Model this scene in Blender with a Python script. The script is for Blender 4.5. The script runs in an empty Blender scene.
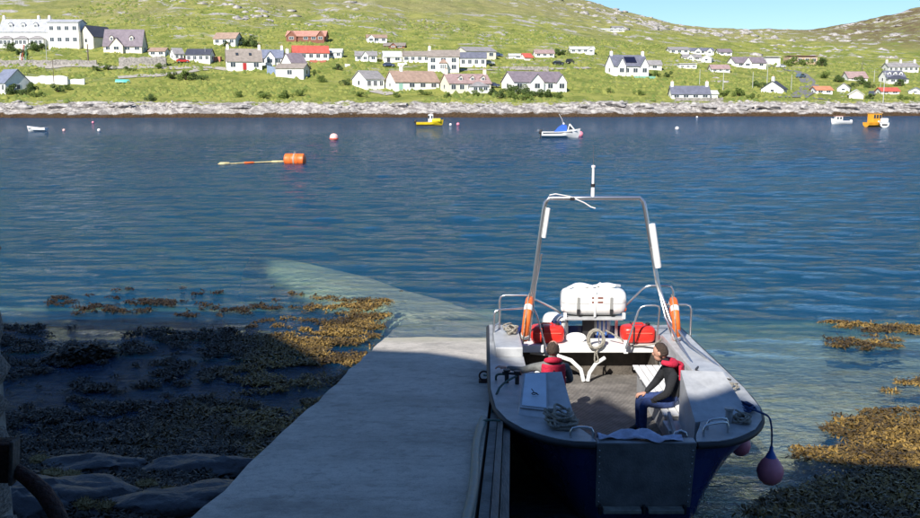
import bpy, bmesh, math, random
import numpy as np
from mathutils import Vector, Matrix, Quaternion
R = math.radians
rng = random.Random(7)
sc = bpy.context.scene
COL = sc.collection

# ------------------------------------------------------------------ camera, sky, sun, exposure
CAM_H = 5.1
PITCH = 9.33
F = 986.0                                   # focal length in pixels of the 920 px wide photograph
cam_d = bpy.data.cameras.new('camera')
cam_d.sensor_width = 36.0
cam_d.lens = F / 920 * 36
cam_d.clip_start = 0.05
cam_d.clip_end = 6000
cam = bpy.data.objects.new('camera', cam_d)
COL.objects.link(cam)
cam.location = (0, 0, CAM_H)
cam.rotation_euler = (R(90 - PITCH), 0, 0)
sc.camera = cam

SUN_EL, SUN_AZ = 38.0, 25.0                 # light travels towards (+sin az, +cos az, -tan el)
w = bpy.data.worlds.new('World'); sc.world = w; w.use_nodes = True
nt = w.node_tree
sky = nt.nodes.new('ShaderNodeTexSky'); sky.sky_type = 'NISHITA'; sky.sun_disc = False
sky.sun_elevation = R(SUN_EL)
sky.sun_rotation = R(180 + SUN_AZ)
sky.altitude = 0; sky.air_density = 1.0; sky.dust_density = 0.0; sky.ozone_density = 8.5
bg = nt.nodes['Background']; bg.inputs['Strength'].default_value = 0.088
nt.links.new(sky.outputs[0], bg.inputs[0])
sl = bpy.data.lights.new('sun', 'SUN'); sl.energy = 5.0; sl.angle = R(0.53); sl.color = (1.0, 0.95, 0.87)
so = bpy.data.objects.new('sun', sl); COL.objects.link(so)
sdir = Vector((math.sin(R(SUN_AZ)) * math.cos(R(SUN_EL)), math.cos(R(SUN_AZ)) * math.cos(R(SUN_EL)), -math.sin(R(SUN_EL))))
so.rotation_euler = sdir.to_track_quat('-Z', 'Y').to_euler()
so.location = (-20, -40, 50)
vs = sc.view_settings
vs.view_transform = 'Standard'; vs.look = 'None'; vs.gamma = 1; vs.exposure = 0.62; vs.use_curve_mapping = False
sc.cycles.max_bounces = 8
sc.cycles.transparent_max_bounces = 16
sc.cycles.caustics_reflective = False
sc.cycles.caustics_refractive = False

# ------------------------------------------------------------------ pixel helpers
CP, SP = math.cos(R(PITCH)), math.sin(R(PITCH))
def ray(px, py):
    a = (px - 460) / F; b = (259 - py) / F
    return Vector((a, CP + b * SP, -SP + b * CP))
def on_z(px, py, z=0.0):
    d = ray(px, py); t = (z - CAM_H) / d.z
    return Vector((d.x * t, d.y * t, z))
def at_y(px, py, Y):
    d = ray(px, py); t = Y / d.y
    return Vector((d.x * t, Y, CAM_H + d.z * t))

# ------------------------------------------------------------------ noise
def _hash(ix, iy, seed):
    n = (ix.astype(np.int64) * 374761393 + iy.astype(np.int64) * 668265263 + seed * 1442695041) & 0x7fffffff
    n = ((n ^ (n >> 13)) * 1274126177) & 0x7fffffff
    return ((n ^ (n >> 16)) & 0xffff) / 65535.0
def vnoise(x, y, seed=0):
    x = np.asarray(x, float); y = np.asarray(y, float)
    ix = np.floor(x); iy = np.floor(y); fx = x - ix; fy = y - iy
    fx = fx * fx * fx * (fx * (fx * 6 - 15) + 10); fy = fy * fy * fy * (fy * (fy * 6 - 15) + 10)
    a = _hash(ix, iy, seed); b = _hash(ix + 1, iy, seed); c = _hash(ix, iy + 1, seed); d = _hash(ix + 1, iy + 1, seed)
    return (a + (b - a) * fx) * (1 - fy) + (c + (d - c) * fx) * fy
def fbm(x, y, seed=0, octv=4, gain=0.5):
    s = 0; a = 1; t = 0
    for o in range(octv):
        s = s + a * (vnoise(x * 2 ** o + 17.3 * o, y * 2 ** o - 9.1 * o, seed + o) - 0.5); t += a; a *= gain
    return s / t * 2          # about -1..1
def sstep(a, b, x):
    t = np.clip((np.asarray(x, float) - a) / (b - a), 0, 1); return t * t * (3 - 2 * t)

# ------------------------------------------------------------------ materials
MATS = {}
def mat(name, col, rough=0.6, metal=0.0, var=0.0, scale=4.0, bump=0.0, bscale=20.0, col2=None, spec=0.5, coat=0.0, stretch=None):
    if name in MATS: return MATS[name]
    m = bpy.data.materials.new(name); m.use_nodes = True; MATS[name] = m
    t = m.node_tree; b = t.nodes['Principled BSDF']
    b.inputs['Roughness'].default_value = rough; b.inputs['Metallic'].default_value = metal
    b.inputs['Specular IOR Level'].default_value = spec
    b.inputs['Coat Weight'].default_value = coat
    b.inputs['Base Color'].default_value = (*col, 1)
    tc = t.nodes.new('ShaderNodeTexCoord'); src = tc.outputs['Object']
    if stretch:
        mp = t.nodes.new('ShaderNodeMapping'); mp.inputs['Scale'].default_value = stretch
        t.links.new(src, mp.inputs[0]); src = mp.outputs[0]
    if var > 0 or col2:
        n = t.nodes.new('ShaderNodeTexNoise'); n.inputs['Scale'].default_value = scale; n.inputs['Detail'].default_value = 6; n.inputs['Roughness'].default_value = 0.65
        t.links.new(src, n.inputs['Vector'])
        cr = t.nodes.new('ShaderNodeValToRGB')
        c2 = col2 if col2 else tuple(max(0, c * (1 - var)) for c in col)
        c1 = col if col2 else tuple(min(1, c * (1 + var * 0.6)) for c in col)
        cr.color_ramp.elements[0].position = 0.36; cr.color_ramp.elements[1].position = 0.64
        cr.color_ramp.elements[0].color = (*c2, 1); cr.color_ramp.elements[1].color = (*c1, 1)
        t.links.new(n.outputs[0], cr.inputs[0]); t.links.new(cr.outputs[0], b.inputs['Base Color'])
        rr = t.nodes.new('ShaderNodeMapRange'); rr.inputs['To Min'].default_value = max(0.05, rough - 0.12); rr.inputs['To Max'].default_value = min(1, rough + 0.12)
        t.links.new(n.outputs[0], rr.inputs[0]); t.links.new(rr.outputs[0], b.inputs['Roughness'])
    if bump > 0:
        n2 = t.nodes.new('ShaderNodeTexNoise'); n2.inputs['Scale'].default_value = bscale; n2.inputs['Detail'].default_value = 5
        t.links.new(src, n2.inputs['Vector'])
        bp = t.nodes.new('ShaderNodeBump'); bp.inputs['Strength'].default_value = bump; bp.inputs['Distance'].default_value = 0.05
        t.links.new(n2.outputs[0], bp.inputs['Height']); t.links.new(bp.outputs[0], b.inputs['Normal'])
    return m

class NB:
    """tiny node helper"""
    def __init__(s, name):
        s.m = bpy.data.materials.new(name); s.m.use_nodes = True; s.t = s.m.node_tree; s.b = s.t.nodes['Principled BSDF']; MATS[name] = s.m
        s.geo = s.t.nodes.new('ShaderNodeNewGeometry')
        s.sep = s.t.nodes.new('ShaderNodeSeparateXYZ'); s.t.links.new(s.geo.outputs['Position'], s.sep.inputs[0])
    def L(s, a, b): s.t.links.new(a, b)
    def noise(s, scale, detail=5, rough=0.6, stretch=None, dist=0.0):
        n = s.t.nodes.new('ShaderNodeTexNoise'); n.inputs['Scale'].default_value = scale; n.inputs['Detail'].default_value = detail
        n.inputs['Roughness'].default_value = rough; n.inputs['Distortion'].default_value = dist
        src = s.geo.outputs['Position']
        if stretch:
            mp = s.t.nodes.new('ShaderNodeMapping'); mp.inputs['Scale'].default_value = stretch; s.L(src, mp.inputs[0]); src = mp.outputs[0]
        s.L(src, n.inputs['Vector']); return n.outputs[0]
    def rampf(s, v, a, b):
        r = s.t.nodes.new('ShaderNodeMapRange'); r.interpolation_type = 'SMOOTHSTEP'
        r.inputs['From Min'].default_value = a; r.inputs['From Max'].default_value = b; s.L(v, r.inputs[0]); return r.outputs[0]
    def math(s, op, a, b=None):
        n = s.t.nodes.new('ShaderNodeMath'); n.operation = op
        for i, v in enumerate((a, b)):
            if v is None: continue
            if isinstance(v, (int, float)): n.inputs[i].default_value = v
            else: s.L(v, n.inputs[i])
        return n.outputs[0]
    def mix(s, f, a, b):
        n = s.t.nodes.new('ShaderNodeMix'); n.data_type = 'RGBA'
        if isinstance(f, (int, float)): n.inputs[0].default_value = f
        else: s.L(f, n.inputs[0])
        for i, v in ((6, a), (7, b)):
            if isinstance(v, tuple): n.inputs[i].default_value = (*v, 1)
            else: s.L(v, n.inputs[i])
        return n.outputs[2]
    def bump(s, h, strength, dist=0.05, prev=None):
        n = s.t.nodes.new('ShaderNodeBump'); n.inputs['Strength'].default_value = strength; n.inputs['Distance'].default_value = dist
        s.L(h, n.inputs['Height'])
        if prev is not None: s.L(prev, n.inputs['Normal'])
        return n.outputs[0]

# ------------------------------------------------------------------ mesh helpers
class MB:
    def __init__(s): s.v = []; s.f = []
    def add(s, vs, fs):
        o = len(s.v); s.v += [tuple(p) for p in vs]; s.f += [tuple(i + o for i in f) for f in fs]; return s
    def box(s, c, d, rot=None):
        x, y, z = (k / 2 for k in d)
        P = [Vector(p) for p in ((-x,-y,-z),(x,-y,-z),(x,y,-z),(-x,y,-z),(-x,-y,z),(x,-y,z),(x,y,z),(-x,y,z))]
        if rot is not None: P = [rot @ p for p in P]
        c = Vector(c)
        return s.add([p + c for p in P], [(0,3,2,1),(4,5,6,7),(0,1,5,4),(1,2,6,5),(2,3,7,6),(3,0,4,7)])
    def bbox(s, c, d, b=0.02, rot=None):
        """box with bevelled edges"""
        x, y, z = (k / 2 for k in d); b = min(b, x * .9, y * .9, z * .9)
        bm = bmesh.new(); bmesh.ops.create_cube(bm, size=1)
        for vv in bm.verts: vv.co = Vector((vv.co.x * d[0], vv.co.y * d[1], vv.co.z * d[2]))
        bmesh.ops.bevel(bm, geom=list(bm.edges), offset=b, segments=2, affect='EDGES', profile=0.6)
        for vv in bm.verts:
            if rot is not None: vv.co = rot @ vv.co
            vv.co += Vector(c)
        return s.bm(bm)
    def bm(s, bm):
        bm.verts.index_update()
        s.add([v.co.copy() for v in bm.verts], [[v.index for v in f.verts] for f in bm.faces]); bm.free(); return s
    def prism(s, poly, axis, a, b):
        """poly: 2D list; axis 'x' -> (y,z) pts; 'y' -> (x,z); 'z' -> (x,y)"""
        n = len(poly)
        mk = {'x': lambda p, t: (t, p[0], p[1]), 'y': lambda p, t: (p[0], t, p[1]), 'z': lambda p, t: (p[0], p[1], t)}[axis]
        return s.add([mk(p, a) for p in poly] + [mk(p, b) for p in poly],
                     [tuple(range(n))[::-1], tuple(range(n, 2 * n))] + [(i, (i + 1) % n, n + (i + 1) % n, n + i) for i in range(n)])
    def tube(s, path, r, n=8, closed=False, caps=True):
        P = [Vector(p) for p in path]; m = len(P)
        rs = r if isinstance(r, (list, tuple)) else [r] * m
        T = []
        for i in range(m):
            if closed: d = P[(i + 1) % m] - P[i - 1]
            else: d = P[min(i + 1, m - 1)] - P[max(i - 1, 0)]
            T.append(d.normalized() if d.length > 1e-9 else Vector((0, 0, 1)))
        u = T[0].orthogonal().normalized(); vs = []
        for i in range(m):
            u = (u - T[i] * u.dot(T[i]))
            u = u.normalized() if u.length > 1e-6 else T[i].orthogonal().normalized()
            w_ = T[i].cross(u)
            for k in range(n):
                a = 2 * math.pi * k / n
                vs.append(P[i] + (u * math.cos(a) + w_ * math.sin(a)) * rs[i])
        fs = []
        for i in range(m if closed else m - 1):
            j = (i + 1) % m
            for k in range(n):
                l = (k + 1) % n; fs.append((i * n + k, i * n + l, j * n + l, j * n + k))
        if caps and not closed: fs += [tuple(range(n))[::-1], tuple(range((m - 1) * n, m * n))]
        return s.add(vs, fs)
    def lathe(s, prof, c=(0, 0, 0), n=20, axis='z', rot=None):
        c = Vector(c); vs = []; m = len(prof)
        for (r, h) in prof:
            for k in range(n):
                a = 2 * math.pi * k / n; p = (r * math.cos(a), r * math.sin(a), h)
                if axis == 'x': p = (h, r * math.cos(a), r * math.sin(a))
                if axis == 'y': p = (r * math.sin(a), h, r * math.cos(a))
                p = Vector(p)
                if rot is not None: p = rot @ p
                vs.append(p + c)
        fs = [(i * n + k, i * n + (k + 1) % n, (i + 1) * n + (k + 1) % n, (i + 1) * n + k) for i in range(m - 1) for k in range(n)]
        fs += [tuple(range(n))[::-1], tuple(range((m - 1) * n, m * n))]
        return s.add(vs, fs)
    def ball(s, c, d, n=12, rot=None, e=1.0):
        prof = []
        for i in range(n + 1):
            a = -math.pi / 2 + math.pi * i / n
            prof.append((max(1e-4, math.cos(a)), math.sin(a)))
        c = Vector(c); k0 = len(s.v); m2 = n * 2
        vs = []
        for (r, h) in prof:
            for k in range(m2):
                a = 2 * math.pi * k / m2
                p = [r * math.cos(a), r * math.sin(a), h]
                p = Vector([math.copysign(abs(q) ** e, q) * dd / 2 for q, dd in zip(p, d)])
                if rot is not None: p = rot @ p
                vs.append(p + c)
        m = len(prof)
        fs = [(i * m2 + k, i * m2 + (k + 1) % m2, (i + 1) * m2 + (k + 1) % m2, (i + 1) * m2 + k) for i in range(m - 1) for k in range(m2)]
        return s.add(vs, fs)
    def mesh(s, name, smooth=None):
        me = bpy.data.meshes.new(name); me.from_pydata(s.v, [], s.f); me.update()
        bm = bmesh.new(); bm.from_mesh(me); bmesh.ops.recalc_face_normals(bm, faces=bm.faces); bm.to_mesh(me); bm.free()
        if smooth is not None:
            me.shade_smooth()
            if smooth < 180: me.set_sharp_from_angle(angle=R(smooth))
        return me
    def build(s, name, m, parent=None, smooth=None):
        me = s.mesh(name, smooth); me.materials.append(m)
        return link(name, me, parent)
def link(name, me, parent=None, loc=None):
    o = bpy.data.objects.new(name, me); COL.objects.link(o)
    if parent is not None: o.parent = parent
    if loc is not None: o.location = loc
    return o
def empty(name, loc=(0, 0, 0), rz=0.0):
    o = bpy.data.objects.new(name, None); COL.objects.link(o); o.location = loc; o.rotation_euler = (0, 0, rz); o.empty_display_size = 0.2
    return o
def tag(o, label=None, cat=None, group=None, kind=None):
    if label: o['label'] = label
    if cat: o['category'] = cat
    if group: o['group'] = group
    if kind: o['kind'] = kind
    return o
def grid_mesh(name, xs, ys, Z, m, smooth=True, flip=False):
    nx, ny = len(xs), len(ys)
    X, Y = np.meshgrid(xs, ys)
    co = np.stack([X, Y, Z], -1).reshape(-1, 3).astype(np.float32)
    i = np.arange((ny - 1) * (nx - 1)); a = (i // (nx - 1)) * nx + i % (nx - 1)
    q = np.stack([a, a + 1, a + nx + 1, a + nx], -1)
    return np_mesh(name, co, q, m, smooth)
def np_mesh(name, co, q, m, smooth=False):
    me = bpy.data.meshes.new(name)
    k = q.shape[1]
    me.vertices.add(len(co)); me.vertices.foreach_set('co', np.ascontiguousarray(co, np.float32).ravel())
    me.loops.add(q.size); me.loops.foreach_set('vertex_index', q.ravel().astype(np.int32))
    me.polygons.add(len(q)); me.polygons.foreach_set('loop_start', np.arange(0, q.size, k, dtype=np.int32))
    me.update(calc_edges=True); me.validate()
    if smooth: me.shade_smooth()
    me.materials.append(m)
    return me
def rough_rock(seed, sub=2, amp=0.3, flat=0.7, freq=1.3):
    from mathutils import noise as mn
    bm = bmesh.new(); bmesh.ops.create_icosphere(bm, subdivisions=sub, radius=1)
    off = Vector((seed * 3.7, seed * 1.9, seed * 5.3))
    for v in bm.verts:
        p = v.co.copy()
        n = mn.noise(p * freq + off) + 0.5 * mn.noise(p * freq * 2.3 + off) + 0.25 * mn.noise(p * freq * 5 + off)
        c = mn.cell(p * 1.6 + off)
        v.co = p * (1 + amp * n + 0.12 * (c - 0.5)); v.co.z *= flat
    return bm

# ------------------------------------------------------------------ terrain functions
def near_h(X, Y):
    X = np.asarray(X, float); Y = np.asarray(Y, float)
    L = np.interp(Y, [-30, 0, 4, 6, 8, 10, 12, 14, 17, 20, 22.5, 26, 30, 40, 60, 230], [3.2, 3.2, 2.4, 1.6, 1.0, .58, .31, .06, -.09, -.17, -.26, -.7, -1.5, -3.4, -6, -6])
    C = np.interp(Y, [-30, 0, 4, 6, 8, 10, 14, 18, 22, 26, 30, 40, 60, 230], [3.2, 3.2, 2.2, 1.0, 0.1, -.42, -.55, -.58, -.75, -1.25, -2.1, -3.8, -6, -6])
    Rr = np.interp(Y, [-30, 0, 4, 6, 8, 10, 12, 14, 17, 20, 24, 30, 40, 60, 230], [3.2, 3.2, 2.2, 1.3, .65, .2, -.12, -.32, -.45, -.6, -.95, -2.0, -3.6, -6, -6])
    a = sstep(-3.4, -1.7, X); b = sstep(3.4, 6.0, X)
    z = L * (1 - a) + C * a * (1 - b) + Rr * b
    side = np.clip(1 - a + b, 0, 1)
    fade = sstep(34, 22, Y)
    z = z + fade * (0.03 + 0.97 * side) * (0.09 * fbm(X * .55, Y * .75, 3, 4) + 0.04 * fbm(X * 2.1, Y * 2.6, 9, 3))
    z = z + 0.35 * sstep(9.5, 7.5, Y) * (1 - a) * np.abs(fbm(X * .9, Y * 1.3, 21, 4))
    return z

SX = [-600, -120, -60, 0, 60, 120, 180, 240, 600]
SY = [252, 251, 252, 258, 266, 272, 276, 280, 284]
RX = [-700, -300, -100, 0, 60, 95, 140, 181, 240, 300, 350, 397, 500, 700]
RZ = [190, 160, 140, 117, 101, 89, 76, 65.5, 62.5, 62, 69, 82, 108, 130]
RIDGE = 590.0
def hill_h(X, Y):
    X = np.asarray(X, float); Y = np.asarray(Y, float)
    sh = np.interp(X, SX, SY) + 5.5 * fbm(X * .03, X * 0 + 3.3, 5, 3) + 1.8 * fbm(X * .16, X * 0 + 1.1, 6, 3)
    s = Y - sh
    zr = np.interp(X, RX, RZ)
    t = np.clip((s - 12) / (RIDGE - 12), 0, 1)
    body = 3.4 + (zr - 3.4) * t ** 1.1
    bank = np.interp(s, [-90, -30, -10, 0, 3, 6, 9, 12], [-6.6, -5.5, -2.0, 0, 1.2, 2.3, 3.1, 3.4])
    z = np.where(s < 12, bank, body)
    z = z - 0.10 * np.clip(s - RIDGE, 0, None)
    rk = sstep(-3, 2, s) * sstep(22, 10, s)
    z = z + rk * (0.9 * np.abs(fbm(X * .12, Y * .22, 31, 4)) + 0.55 * fbm(X * .45, Y * .6, 33, 3))
    g = sstep(14, 60, s)
    z = z + g * (1.6 * fbm(X / 55, Y / 45, 41, 3) * sstep(20, 200, s) + .35 * fbm(X / 9, Y / 8, 47, 4))
    z = z + sstep(120, 300, s) * (2.2 * np.abs(fbm(X / 38, Y / 26, 51, 4)) + .8 * fbm(X / 7, Y / 6, 53, 3))
    return z
def hill_hit(px, py, d0=240, d1=1100):
    d = ray(px, py); t = np.arange(d0, d1, 0.5)
    X = d.x * t; Y = d.y * t; Z = CAM_H + d.z * t
    H = hill_h(X, Y); k = np.argmax(Z < H)
    if not (Z < H).any(): k = len(t) - 1
    return Vector((X[k], Y[k], H[k]))

# ------------------------------------------------------------------ seabed and hillside materials
def m_seabed():
    n = NB('seabed_mat'); z = n.sep.outputs['Z']; x = n.sep.outputs['X']; y = n.sep.outputs['Y']
    big = n.noise(0.5, 5, .6); fine = n.noise(6, 6, .7)
    sand = n.mix(n.rampf(fine, .35, .7), (.46, .44, .32), (.66, .63, .48))
    weed = n.mix(n.rampf(n.noise(9, 6, .75), .4, .65), (.012, .010, .005), (.05, .036, .014))
    rock = n.mix(n.rampf(fine, .35, .65), (.035, .04, .045), (.11, .11, .11))
    left = n.rampf(x, -1.6, -2.8)
    right = n.math('MULTIPLY', n.rampf(x, 5.2, 7.2), n.rampf(y, 17, 13))
    deep = n.rampf(z, -1.9, -3.2)
    wv = n.math('MAXIMUM', n.math('MULTIPLY', left, n.rampf(y, 34, 27)), right)
    wv = n.math('MAXIMUM', wv, deep)
    wv = n.math('ADD', wv, n.math('MULTIPLY', n.rampf(big, .56, .66), .55))
    c = n.mix(n.rampf(wv, .25, .6), sand, weed)
    hi = n.rampf(n.math('ADD', z, n.math('MULTIPLY', n.noise(1.2), 1.0)), 1.0, 1.25)
    c = n.mix(hi, c, rock)
    n.L(c, n.b.inputs['Base Color']); n.b.inputs['Roughness'].default_value = .55
    n.L(n.bump(n.noise(14, 6, .7), .8, .05), n.b.inputs['Normal'])
    return n.m
def m_hill():
    n = NB('hillside_mat'); x, y, z = (n.sep.outputs[k] for k in 'XYZ')
    big = n.noise(.022, 5, .6); mid = n.noise(.12, 6, .68); fine = n.noise(.9, 6, .75); speck = n.noise(3.2, 4, .7)
    gr = n.mix(n.rampf(mid, .38, .62), (.15, .19, .035), (.31, .315, .075))
    gr = n.mix(n.math('MULTIPLY', n.rampf(fine, .48, .72), .65), gr, (.33, .29, .13))
    gr = n.mix(n.math('MULTIPLY', n.rampf(speck, .52, .75), .4), gr, (.08, .13, .02))
    moor = n.mix(n.rampf(fine, .35, .68), (.20, .175, .085), (.34, .30, .17))
    up = n.rampf(n.math('ADD', z, n.math('MULTIPLY', n.math('SUBTRACT', big, .5), 70)), 26, 62)
    gr = n.mix(n.math('MULTIPLY', up, .62), gr, moor)
    heath = n.math('MULTIPLY', n.rampf(x, 210, 330), n.rampf(z, 26, 40))
    gr = n.mix(n.math('MULTIPLY', heath, n.rampf(mid, .38, .56)), gr, (.13, .10, .055))
    rk = n.mix(n.rampf(fine, .35, .65), (.26, .24, .23), (.52, .49, .47))
    # outcrops, streaked along the slope
    st = n.noise(.075, 7, .72, (1, 1.3, 1), .6)
    o1 = n.math('MULTIPLY', n.rampf(st, .545, .60), n.rampf(n.noise(.014, 3, .5), .38, .52))
    o1 = n.math('MULTIPLY', o1, n.rampf(z, 8, 20))
    gr = n.mix(o1, gr, rk)
    # shore rock above the tide line, weed below it
    zz = n.math('ADD', z, n.math('MULTIPLY', n.math('SUBTRACT', n.noise(.22, 5, .65), .5), 5.0))
    srk = n.mix(n.rampf(n.noise(.55, 6, .75), .4, .62), (.20, .18, .17), (.55, .51, .47))
    c = n.mix(n.rampf(zz, 3.3, 3.9), srk, gr)
    zt = n.math('ADD', z, n.math('MULTIPLY', n.math('SUBTRACT', n.noise(.3, 5, .7), .5), 2.6))
    c = n.mix(n.rampf(zt, .75, 1.15), n.mix(n.rampf(speck, .4, .65), (.04, .025, .014), (.13, .08, .04)), c)
    n.L(c, n.b.inputs['Base Color']); n.b.inputs['Roughness'].default_value = .9; n.b.inputs['Specular IOR Level'].default_value = .15
    n.L(n.bump(speck, .6, .4, n.bump(fine, .55, .8)), n.b.inputs['Normal'])
    return n.m
M_SEA = m_seabed(); M_HILL = m_hill()

def axis(*segs):
    out = []
    for a, b, n in segs: out += list(np.linspace(a, b, n, endpoint=False))
    out.append(segs[-1][1]); return np.array(out)
xs = axis((-400, -40, 30), (-40, -12, 30), (-12, 12, 190), (12, 40, 30), (40, 400, 30))
ys = axis((-30, 4, 20), (4, 28, 190), (28, 60, 40), (60, 246, 40))
X, Y = np.meshgrid(xs, ys)
o = link('seabed', grid_mesh('seabed', xs, ys, near_h(X, Y), M_SEA)); tag(o, kind='structure')
xs = axis((-640, -170, 120), (-170, 240, 460), (240, 640, 150))
ys = axis((176, 236, 12), (236, 300, 110), (300, 420, 130), (420, 1000, 260), (1000, 1500, 20))
X, Y = np.meshgrid(xs, ys)
o = link('hillside', grid_mesh('hillside', xs, ys, hill_h(X, Y), M_HILL)); tag(o, kind='structure')

# ------------------------------------------------------------------ water
def m_water():
    n = NB('water_mat'); t = n.t; t.nodes.remove(n.b); out = t.nodes['Material Output']
    n1 = n.noise(1.7, 3, .6, (1.0, 1.45, 1), .3); n2 = n.noise(4.6, 4, .62, (1.0, 1.8, 1), .4); n3 = n.noise(.22, 3, .5, (1, 2.0, 1))
    gust = n.rampf(n.noise(.035, 3, .5, (1, 2.2, 1)), .3, .7)
    b0 = n.bump(n3, .30, .9)
    b1 = n.bump(n1, .9, .17, b0); b2 = n.bump(n2, 1.0, .11, b1)
    fr = t.nodes.new('ShaderNodeFresnel'); fr.inputs['IOR'].default_value = 1.29; n.L(b2, fr.inputs['Normal'])
    gl = t.nodes.new('ShaderNodeBsdfGlossy'); gl.inputs['Roughness'].default_value = .05; gl.inputs['Color'].default_value = (.90, .96, 1.0, 1); n.L(b2, gl.inputs['Normal'])
    tr = t.nodes.new('ShaderNodeBsdfTransparent'); tr.inputs['Color'].default_value = (.97, 1, 1, 1)
    df = t.nodes.new('ShaderNodeBsdfDiffuse'); df.inputs['Color'].default_value = (.004, .125, .33, 1); n.L(b2, df.inputs['Normal'])
    body = t.nodes.new('ShaderNodeMixShader'); body.inputs[0].default_value = .18
    n.L(tr.outputs[0], body.inputs[1]); n.L(df.outputs[0], body.inputs[2])
    mx = t.nodes.new('ShaderNodeMixShader'); n.L(fr.outputs[0], mx.inputs[0]); n.L(body.outputs[0], mx.inputs[1]); n.L(gl.outputs[0], mx.inputs[2])
    n.L(mx.outputs[0], out.inputs['Surface'])
    va = t.nodes.new('ShaderNodeVolumeAbsorption'); va.inputs['Color'].default_value = (.05, .72, .68, 1); va.inputs['Density'].default_value = .10
    vsn = t.nodes.new('ShaderNodeVolumeScatter'); vsn.inputs['Color'].default_value = (.016, .30, .80, 1); vsn.inputs['Density'].default_value = .085
    ad = t.nodes.new('ShaderNodeAddShader'); n.L(va.outputs[0], ad.inputs[0]); n.L(vsn.outputs[0], ad.inputs[1])
    n.L(ad.outputs[0], out.inputs['Volume'])
    return n.m
xs = axis((-420, -60, 60), (-60, -14, 80), (-14, 14, 260), (14, 60, 80), (60, 420, 60))
ys = axis((2, 9, 10), (9, 34, 260), (34, 80, 200), (80, 160, 130), (160, 320, 80))
X, Y = np.meshgrid(xs, ys)
def waves(X, Y):
    r = np.random.RandomState(5); z = 0 * X
    for i in range(22):
        lam = 0.55 * 1.17 ** i * (0.9 + .2 * r.rand()); 
        if lam > 7: lam = 1.0 + 3 * r.rand()
        th = R(90 + r.normal(0, 26)); k = 2 * math.pi / lam
        z = z + 0.0036 * lam ** .62 * np.sin(k * (X * math.cos(th) + Y * math.sin(th)) + 6.28 * r.rand())
    sh = np.clip(.35 + .65 * sstep(13, 26, Y), 0, 1) * sstep(170, 90, Y)
    calm = 1 - .75 * sstep(-1.5, -3, X) * sstep(23, 18, Y)
    return z * sh * calm
WZ = waves(X, Y)
o = link('water', grid_mesh('water', xs, ys, WZ, m_water())); tag(o, kind='structure')
def water_z(x, y): return float(waves(np.array([float(x)]), np.array([float(y)]))[0])

# ================================================================== materials of the things
def m_concrete():
    n = NB('slip_concrete'); x, y, z = (n.sep.outputs[k] for k in 'XYZ')
    a = n.noise(.7, 6, .65); f = n.noise(9, 6, .75); s = n.noise(2.2, 6, .75, (1, .8, 1))
    c = n.mix(n.rampf(a, .35, .65), (.42, .385, .335), (.59, .54, .47))
    c = n.mix(n.math('MULTIPLY', n.rampf(f, .45, .75), .5), c, (.17, .165, .15))
    c = n.mix(n.math('MULTIPLY', n.rampf(s, .52, .7), .45), c, (.67, .62, .55))
    cr = n.noise(.30, 3, .5, None, .4)
    crack = n.rampf(n.math('ABSOLUTE', n.math('SUBTRACT', cr, .52)),   .004, .001)
    crack = n.math('MULTIPLY', crack, n.rampf(n.noise(.45, 2, .5), .52, .60))
    c = n.mix(n.math('MULTIPLY', crack, .12), c, (.06, .06, .055))
    st2 = n.noise(.9, 6, .72, (.9, 1.2, 1))
    c = n.mix(n.math('MULTIPLY', n.rampf(st2, .52, .66), .42), c, (.17, .16, .145))
    br = n.noise(7.0, 3, .6, (.12, 1.6, 1))
    c = n.mix(n.math('MULTIPLY', n.rampf(br, .50, .68), .10), c, (.20, .19, .17))
    bl_ = n.noise(3.2, 6, .72)
    c = n.mix(n.math('MULTIPLY', n.rampf(bl_, .53, .66), .45), c, (.23, .21, .18))
    gr_ = n.noise(75, 2, .5)
    c = n.mix(n.math('MULTIPLY', n.rampf(gr_, .52, .70), .45), c, (.15, .145, .14))
    # algae and weed film where the tide reaches
    zz = n.math('ADD', z, n.math('MULTIPLY', n.math('SUBTRACT', n.noise(1.4, 5, .7), .5), .22))
    c = n.mix(n.math('MULTIPLY', n.rampf(zz, .16, -.02), .6), c, (.42, .40, .27))
    c = n.mix(n.math('MULTIPLY', n.rampf(zz, -.25, -.7), .8), c, (.62, .64, .48))
    c = n.mix(n.rampf(zz, -.75, -1.25), c, (.05, .05, .022))
    n.L(c, n.b.inputs['Base Color']); n.b.inputs['Roughness'].default_value = .85
    h = n.math('SUBTRACT', f, n.math('MULTIPLY', crack, .5))
    n.L(n.bump(h, .5, .03, n.bump(n.noise(60, 3, .6), .3, .01)), n.b.inputs['Normal'])
    return n.m
M_CONC = m_concrete()
M_CONC2 = mat('ledge_concrete', (.22, .215, .2), .85, var=.35, scale=3, bump=.5, bscale=18)
M_TIMB = mat('weathered_timber', (.17, .155, .14), .8, var=.4, scale=6, bump=.5, bscale=30, stretch=(1, .12, 1))
M_PIPE = mat('blue_green_pipe', (.07, .14, .15), .5, var=.25, scale=8)
M_RUST = mat('rusty_iron', (.075, .03, .022), .8, var=.5, scale=12, bump=.7, bscale=30, col2=(.02, .014, .013))
M_STONE = mat('lichen_stone', (.40, .39, .37), .9, scale=9, bump=.9, bscale=14, col2=(.11, .105, .10))
M_CASTLE = mat('castle_stone', (.25, .24, .22), .9, var=.4, scale=2, bump=.6, bscale=4)
M_MORTAR = mat('lime_mortar', (.30, .29, .27), .95, var=.3, scale=10, bump=.5, bscale=25)
M_ALU = mat('brushed_aluminium', (.50, .51, .52), .42, .25, var=.16, scale=5, bump=.06, bscale=50)
M_DECK = mat('deck_plate', (.40, .41, .42), .5, .2, var=.25, scale=3.5, bump=.25, bscale=90)
M_RAMP = mat('ramp_plate', (.17, .175, .18), .55, .3, var=.3, scale=4, bump=.2, bscale=40)
M_STEEL = mat('stainless_tube', (.62, .63, .64), .25, .9)
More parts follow.
